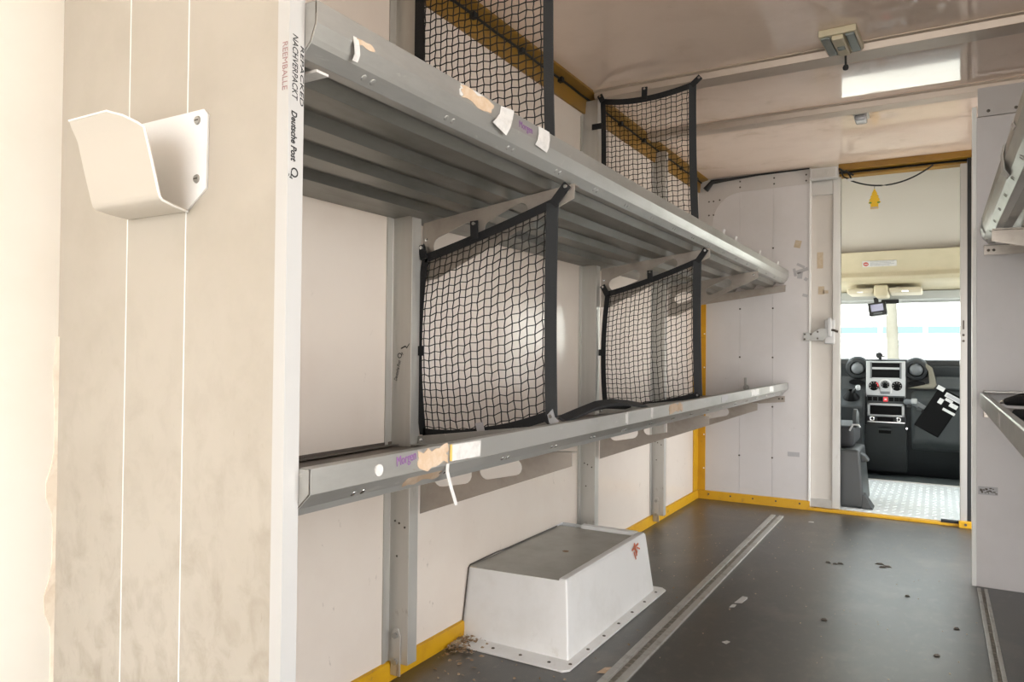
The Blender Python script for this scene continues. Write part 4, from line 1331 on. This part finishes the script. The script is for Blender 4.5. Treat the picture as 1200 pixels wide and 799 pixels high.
# dashboard
YD = 6.35
da = thing('dashboard', 'dark grey dashboard with silver centre stack', 'dashboard', (-.07, 6.5, 0))
prof = [(7.395, .595), (6.75, .77), (6.50, .90), (6.45, .918), (6.40, .905), (6.385, .87), (6.42, .78), (6.40, .70), (6.36, .62), (6.40, .45), (6.44, .30), (6.52, .10), (6.60, 0.003), (7.395, .003)]
MB().prism(prof, 'x', -.99, .84).build('body', M_dash, da, bevel=.012, seg=3, smooth=True)
MB().prism([(6.43, .924), (6.392, .914), (6.378, .88), (6.384, .877), (6.398, .908), (6.43, .917)], 'x', -.99, .84).build('top_lip', M_rubber, da)
# silver stack
cs_ = MB()
cs_.box(-.480, -.208, YD, YD + .06, .625, .905)
stack = cs_.build('centre_stack', M_silver, da, bevel=.006, label='silver centre stack')
for z0, z1 in ((.858, .893), (.778, .842)):
    MB().box(-.440, -.246, YD - .003, YD + .002, z0, z1).build('din_slot', M_void, stack, bevel=.002)
MB().box(-.452, -.436, YD - .002, YD + .001, .772, .896).build('side_rib', M_vent, stack)
MB().box(-.250, -.234, YD - .002, YD + .001, .772, .896).build('side_rib', M_vent, stack)
for x, z, r_ in ((-.425, .713, .036), (-.346, .724, .028), (-.266, .715, .036)):
    Mk = frame((x, YD, z), (1, 0, 0), (0, 0, 1))
    MB().lathe([(r_, -.002), (r_, .006), (r_ * .92, .009), (r_ * .5, .010), (r_ * .45, .022), (0, .024)], Mk, 24).build('dial', M_void, stack, smooth=True)
    mbk = MB()
    for a in range(-120, 121, 40):
        t = math.radians(a + 90)
        p = Mk @ Vector((r_ * .74 * math.cos(t), r_ * .74 * math.sin(t), .0098))
        mbk.box(p.x - .0025, p.x + .0025, p.y - .001, p.y + .001, p.z - .0025, p.z + .0025)
    mbk.build('dial_marks', M_paper, stack)
arch = [(-.346 + .042 * math.cos(math.radians(a)), .722 + .042 * math.sin(math.radians(a))) for a in range(0, 181, 15)]
MB().ribbon([(-.386, YD - .003, .66)] + [(x, YD - .003, z) for x, z in arch[::-1]] + [(-.304, YD - .003, .66)], [(1, 0, 0)] + [(math.cos(math.radians(180 - 15 * k)), 0, math.sin(math.radians(180 - 15 * k))) for k in range(13)] + [(1, 0, 0)], .008, .006, (0, 1, 0)).build('arch_trim', M_chan, stack)
for k in range(9):
    MB().box(-.425 - .030 + .0, -.425, YD, YD + .001, .71, .7105).bm.free()
mbk = MB()
for a in range(0, 60, 12):
    t = math.radians(a)
    x, z = -.425 + .031 * math.cos(t), .713 + .031 * math.sin(t)
    mbk.box(x - .004, x + .004, YD - .011, YD - .0085, z - .004, z + .004)
mbk.build('red_scale', M_redbtn, stack)
MB().box(-.378, -.314, YD - .003, YD + .002, .652, .672).build('button_plate', M_vent, stack)
# switch row
sw = MB().box(-.474, -.212, YD - .008, YD + .05, .585, .640).build('switch_row', M_dash2, da, bevel=.003)
for k, x in enumerate((-.452, -.415, -.378, -.304, -.267, -.235)):
    MB().box(x - .015, x + .015, YD - .011, YD - .007, .598, .628).build('switch', M_void, sw)
MB().box(-.358, -.328, YD - .013, YD - .007, .594, .630).build('hazard_switch', M_redbtn, sw, label='red hazard switch')
MB().box(-.350, -.336, YD - .0136, YD - .0128, .606, .618).build('hazard_symbol', M_paper, sw)
lb = MB()
for a in ((-.470, -.214, .562, .580), (-.470, -.214, .478, .492), (-.470, -.452, .478, .58), (-.232, -.214, .478, .58)):
    lb.box(a[0], a[1], YD - .004, YD + .06, a[2], a[3])
lw = lb.build('pocket_frame', M_silver, da, bevel=.003, label='silver pocket surround')
MB().box(-.452, -.232, YD + .004, YD + .06, .49, .565).build('pocket', M_void, lw)
at = MB().box(-.470, -.210, YD - .02, YD + .08, .432, .440).build('ashtray', M_steel, da, bevel=.002, label='chrome ashtray strip')
for x in (-.437, -.253):
    MB().lathe([(.014, -.004), (.020, 0), (.014, .006), (.010, .002)], frame((x, YD - .004, .458), (1, 0, 0), (0, 0, 1)), 16).build('socket_ring', M_steel, at, smooth=True)
MB().box(-.40, -.29, YD - .01, YD + .06, .442, .474).build('tray', M_void, at, bevel=.004)
MB().box(-.48, -.20, YD + .01, YD + .12, .40, .50).build('stack_base', M_dash, da, bevel=.006)
dw = MB().prism([(6.36, .405), (6.50, .405), (6.60, .04), (6.47, .04)], 'x', -.508, -.198).build('lower_drawer', M_dash, da, bevel=.006)
MB().box(-.392, -.304, 6.352, 6.39, .345, .378).build('drawer_handle', M_void, dw, bevel=.008)
MB().box(-.392, -.304, 6.346, 6.36, .372, .384).build('handle_lip', M_dash2, dw, bevel=.004)
# vent pods
for x, z in ((-.543, .848), (-.138, .843)):
    Mk = frame((x, 6.385, z), (1, 0, 0), (0, -.2, 1))
    p = MB().lathe([(.092, -.03), (.088, .0), (.078, .012), (.056, .016), (.050, .004)], Mk, 28).build('vent_pod', M_dash, da, smooth=True)
    MB().lathe([(.046, -.01), (.045, .012), (.036, .028), (.02, .036), (0, .038)], Mk, 24).build('vent_ball', M_vent, p, smooth=True)
for x0, x1, dx in ((-.605, -.500, 0), (-.190, -.075, 0)):
    mb = MB()
    c = Vector(((x0 + x1) / 2, 6.372, .738))
    ring = [c + Vector(((x1 - x0) / 2 * math.cos(a * math.pi / 8), 0, .022 * math.sin(a * math.pi / 8))) for a in range(16)]
    A = [mb.bm.verts.new(p) for p in ring]
    B = [mb.bm.verts.new(p + Vector((0, .06, 0))) for p in ring]
    mb.bm.faces.new(A)
    mb.bm.faces.new(B[::-1])
    for i in range(16):
        mb.bm.faces.new([A[i], A[(i + 1) % 16], B[(i + 1) % 16], B[i]])
    mb.build('cup_recess', M_void, da)
MB().prism([(-.20, .70), (-.02, .70), (.0, .73), (-.03, .86), (-.08, .90), (-.10, .90), (-.055, .83), (-.05, .74)], 'y', 6.365, 6.42).build('pod_shoulder', mat('dash_tan', (.16, .145, .11), .55), da, bevel=.01)
MB().box(-.01, .45, 6.37, 6.45, .70, .795).build('shelf_recess', M_dash2, da, bevel=.01)
MB().prism([(6.30, .63), (6.42, .70), (6.55, .35), (6.42, .22), (6.34, .30)], 'x', -.17, .80).build('glovebox', M_dash2, da, bevel=.03, seg=3, smooth=True)
MB().prism([(6.50, .22), (6.62, .22), (6.70, .02), (6.62, .02)], 'x', -.19, .05).build('kick_panel', M_dash2, da, bevel=.01)
MB().cyl((-.198, YD + .0, .395), (-.198, YD - .008, .395), .008, n=10).build('screw', M_steel, da)
ph = thing('dash_mount', 'small black phone mount on the dashboard top', 'mount', (-.39, 6.42, .918))
MB().cyl((-.385, 6.43, .915), (-.385, 6.42, .945), .012, n=10).build('stem', M_rubber, ph)
MB().lathe([(0, -.012), (.024, -.008), (.026, .004), (.012, .010), (0, .012)], frame((-.392, 6.41, .950), (1, 0, 0), (0, .5, 1)), 16).build('pad', M_rubber, ph, smooth=True)
MB().cyl((-.375, 6.415, .946), (-.345, 6.41, .938), .006, n=8).build('knob', M_rubber, ph)
ccs = thing('gear_lever', 'gear lever with pale knob and black gaiter left of the centre stack', 'gear lever', (-.575, 6.2, .55))
MB().prism([(6.12, .56), (6.335, .69), (6.345, .55), (6.345, .05), (6.26, .05), (6.20, .40)], 'x', -.66, -.485).build('console', M_dash, ccs, bevel=.02, seg=3)
MB().lathe([(.062, 0), (.056, .02), (.034, .05), (.018, .075)], frame((-.572, 6.23, .615), (1, 0, 0), (0, .86, .5)), 18).build('gaiter', M_void, ccs, smooth=True)
MB().tube([(-.572, 6.21, .64), (-.55, 6.17, .68), (-.525, 6.14, .70)], .010, 8).build('shaft', M_rubber, ccs)
MB().lathe([(0, -.024), (.014, -.02), (.019, 0), (.016, .015), (0, .020)], frame((-.518, 6.13, .705), (1, 0, .2), (0, 1, 0)), 18).build('knob', M_silver, ccs, smooth=True)
# clipboard on a bracket
cl = thing('clipboard', 'black clipboard with white labels tilted in front of the dashboard', 'clipboard', (.02, 6.15, .53))
Yc = 6.12
ax = Vector((.148, -.0, -.085)).normalized()
az = Vector((.075, .0, .13)).normalized()
az = (az - ax * az.dot(ax)).normalized()
Mc = frame((.012, Yc, .545), ax, az)
MB().box(-.088, .088, -.165, .165, -.008, .008, Mc).build('board', M_void, cl, bevel=.006)
for u, v, w, h in ((-.075, .155, .05, .03), (.03, .135, .12, .032), (-.03, .075, .03, .04), (.012, .105, .05, .02), (.055, .085, .055, .03), (.05, .035, .085, .018)):
    lbq = MB().box(u - w / 2, u + w / 2, v - h / 2, v + h / 2, .0085, .0095, Mc).build('label', M_paper, cl)
MB().box(-.02, .08, .125, .145, .0098, .0104, Mc).build('label_window', M_greymark, cl)
MB().tube([(-.20, 6.30, .60), (-.165, 6.22, .605), (-.13, 6.16, .595), (-.07, Yc + .02, .56)], [.022, .018, .022, .02], 10).build('mount_arm', M_vent, cl, smooth=True)
MB().box(-.165, -.125, 6.12, 6.17, .598, .635, None).build('clamp_head', M_silver, cl, bevel=.01)
MB().box(-.19, -.16, 6.14, 6.2, .565, .59).build('clamp_jaw', M_rubber, cl, bevel=.006)
MB().cyl((-.12, 6.12, .565), (-.09, 6.10, .55), .014, n=10).build('clamp_knob', M_rubber, cl)

# seat with plastic pedestal
se = thing('cab_seat', 'black cab seat on a dark plastic pedestal beside the doorway', 'seat', (-.7, 5.2, 0))
mb = MB()
mb.hexa([(-.95, 4.99, .0066), (-.385, 4.99, .0066), (-.385, 5.45, .0066), (-.95, 5.45, .0066)], [(-.95, 5.02, .36), (-.415, 5.02, .36), (-.415, 5.42, .36), (-.95, 5.42, .36)])
mb.build('pedestal', M_pedestal, se, bevel=.02, seg=3, smooth=True)
MB().hexa([(-.40, 4.985, .0066), (-.335, 4.985, .0066), (-.335, 5.12, .0066), (-.40, 5.12, .0066)], [(-.40, 5.0, .09), (-.385, 5.0, .09), (-.385, 5.09, .09), (-.40, 5.09, .09)]).build('pedestal_foot', M_pedestal, se, bevel=.006)
MB().hexa([(-.41, 5.06, .28), (-.365, 5.06, .29), (-.365, 5.16, .29), (-.41, 5.16, .28)], [(-.42, 5.06, .34), (-.385, 5.06, .32), (-.385, 5.16, .32), (-.42, 5.16, .34)]).build('pedestal_catch', M_pedestal, se, bevel=.008)
MB().box(-.985, -.455, 5.10, 5.60, .362, .50).build('cushion', M_seat, se, bevel=.04, seg=4, smooth=True)
MB().box(-.985, -.60, 5.00, 5.12, .45, 1.15).build('backrest', M_seat, se, bevel=.04, seg=4, smooth=True)
MB().tube([(-.475, 5.06, .475), (-.455, 5.05, .515), (-.425, 5.05, .515), (-.415, 5.06, .50)], .006, 8).build('lever', M_chan, se, smooth=True)
MB().lathe([(0, 0), (.06, .0), (.06, .02), (.04, .03), (0, .03)], frame((-.456, 5.10, .55), (0, 1, 0), (0, 0, 1)), 20).build('recliner_cover', M_dash2, se, smooth=True)

# ------------------------------------------------------------------ debris on the floor
def scrap(pts, m, label, z=.0012, th=.0008):
    mb = MB()
    A = [mb.bm.verts.new((p[0], p[1], z)) for p in pts]
    B = [mb.bm.verts.new((p[0], p[1], z + th + (p[2] if len(p) > 2 else 0))) for p in pts]
    n = len(pts)
    mb.bm.faces.new(A[::-1])
    mb.bm.faces.new(B)
    for i in range(n):
        mb.bm.faces.new([A[i], A[(i + 1) % n], B[(i + 1) % n], B[i]])
    return tag(mb.build('paper_scrap', m), label, 'scrap')


scrap([(-.668, 2.86), (-.642, 2.87), (-.634, 2.93, .006), (-.655, 2.94, .004)], M_paper, 'white paper scrap on the dark floor right of the wheel arch box')
scrap([(-.672, 2.80), (-.655, 2.81), (-.655, 2.84), (-.67, 2.835)], M_paper, 'tiny white paper shred just below the larger white floor scrap')
scrap([(-.630, 4.45), (-.600, 4.45), (-.605, 4.475), (-.628, 4.47)], M_paper, 'white paper shred on the floor near the bulkhead')
scrap([(-.612, 2.45), (-.595, 2.44), (-.588, 2.465), (-.60, 2.47)], M_paper, 'white flake alone on the nearer dark floor')
scrap([(-.872, 2.02), (-.845, 2.03), (-.835, 2.07, .006), (-.862, 2.06, .003)], M_tan, 'dry tan leaf scrap beside the left floor track')
for x, y in ((-.43, 3.64), (-.40, 3.65), (-.225, 3.74), (-.20, 3.70)):
    pass
mb = MB()
for x, y, s in ((-.43, 3.64, .012), (-.40, 3.63, .010), (-.38, 3.65, .014), (-.225, 3.74, .02), (-.195, 3.71, .022), (-.21, 3.69, .015), (.06, 3.0, .01), (-.35, 2.85, .012), (.0, 2.7, .01), (-.1, 3.3, .01)):
    mb.hexa([(x - s, y - s * .6, .0008), (x + s, y - s * .4, .0008), (x + s * .8, y + s * .6, .0008), (x - s * .7, y + s * .5, .0008)],
            [(x - s * .5, y - s * .3, .006), (x + s * .6, y - s * .2, .005), (x + s * .4, y + s * .4, .006), (x - s * .4, y + s * .2, .005)])
o = tag(mb.build('dark_crumbs', M_hole), 'dark dirt crumbs scattered across the middle of the floor', 'dirt')
o['kind'] = 'stuff'
mb = MB()
for k in range(190):
    if k < 120:
        x, y = XW + .02 + abs(random.gauss(0, .045)), 1.985 + random.gauss(0, .07)
        if y > 2.03 and x < -.98:
            y = 2.03 - random.random() * .1
    else:
        x, y = random.uniform(-1.30, -.86), random.uniform(1.45, 3.3)
        if x < -.93:
            y = random.uniform(1.5, 1.96)
    s = random.uniform(.003, .010)
    a = random.random() * 6.28
    z = .001 if not (y > 1.966 and x < -.93) else .008
    z += random.random() * (.012 if k < 120 else .001)
    c, sn = math.cos(a) * s, math.sin(a) * s
    p = [(x + c, y + sn, z), (x - sn * .5, y + c * .5, z + .003), (x - c, y - sn, z + .001), (x + sn * .5, y - c * .5, z)]
    mb.hexa(p, [(q[0], q[1], q[2] + .0012) for q in p])
o = tag(mb.build('leaf_litter', M_litter), 'brown dry leaf litter in the floor corner before the wheel arch box', 'litter')
o['kind'] = 'stuff'
mb = MB()
for k in range(150):
    x, y = random.uniform(-.76, .13), random.uniform(1.8, 4.6)
    if k % 3 == 0:
        x, y = random.uniform(-1.3, -.86), random.uniform(2.9, 4.7)
    s = random.uniform(.001, .0026)
    mb.hexa([(x - s, y - s, .0006), (x + s, y - s, .0006), (x + s, y + s, .0006), (x - s, y + s, .0006)],
            [(x - s * .6, y - s * .6, .0025), (x + s * .5, y - s * .6, .0025), (x + s * .5, y + s * .6, .0025), (x - s * .6, y + s * .5, .0025)])
o = tag(mb.build('grit', M_tan2), 'pale grit sprinkled over the whole dark load floor', 'dirt')
o['kind'] = 'stuff'

# ------------------------------------------------------------------ outside
gr = struct(MB().box(-60, 60, -40, 80, -.75, -.65).build('ground', M_ground), 'pale concrete yard')
bd = thing('yard_building', 'low white building with a blue band beyond the windscreen', 'building', (2, 27, -.65))
MB().box(-25, 30, 26, 34, -.65, 6).build('wall', M_bldg, bd)
for k in range(14):
    x = -9.0 + k * 1.25
    MB().box(x, x + 1.12, 25.9, 26.0, 1.65, 1.86).build('blue_panel', M_blue, bd)
    MB().box(x + .15, x + .8, 25.94, 26.02, 1.25, 1.42).build('window', M_bwin, bd)
tr = thing('yard_tree', 'slim pale trunked tree in front of the white building', 'tree', (-.75, 16, -.65))
MB().tube([(-.75, 16, -.65), (-.72, 16, .6), (-.78, 16.05, 2.0), (-.74, 16, 5), (-.70, 16, 8.5)], [.12, .11, .10, .09, .07], 12).build('trunk', M_bark, tr, smooth=True)
mb = MB()
for k in range(7):
    r_ = bmesh.ops.create_icosphere(mb.bm, subdivisions=2, radius=random.uniform(.7, 1.2), matrix=Matrix.Translation((-.7 + random.uniform(-1.4, 1.4), 16 + random.uniform(-1, 1), 9.0 + random.uniform(-.2, 1.5))))
for v in mb.bm.verts:
    v.co += Vector((random.uniform(-.12, .12), random.uniform(-.12, .12), random.uniform(-.12, .12)))
mb.build('crown', M_leaf, tr)
mb = MB()
for k in range(4):
    bmesh.ops.create_icosphere(mb.bm, subdivisions=2, radius=random.uniform(.35, .55), matrix=Matrix.Translation((-3.0 + .5 * k, 20, .25 + random.uniform(-.1, .25))))
for v in mb.bm.verts:
    v.co += Vector((random.uniform(-.06, .06), random.uniform(-.06, .06), random.uniform(-.06, .06)))
tag(mb.build('yard_shrub', M_leaf), 'pale green shrub low at the left of the windscreen view', 'shrub')
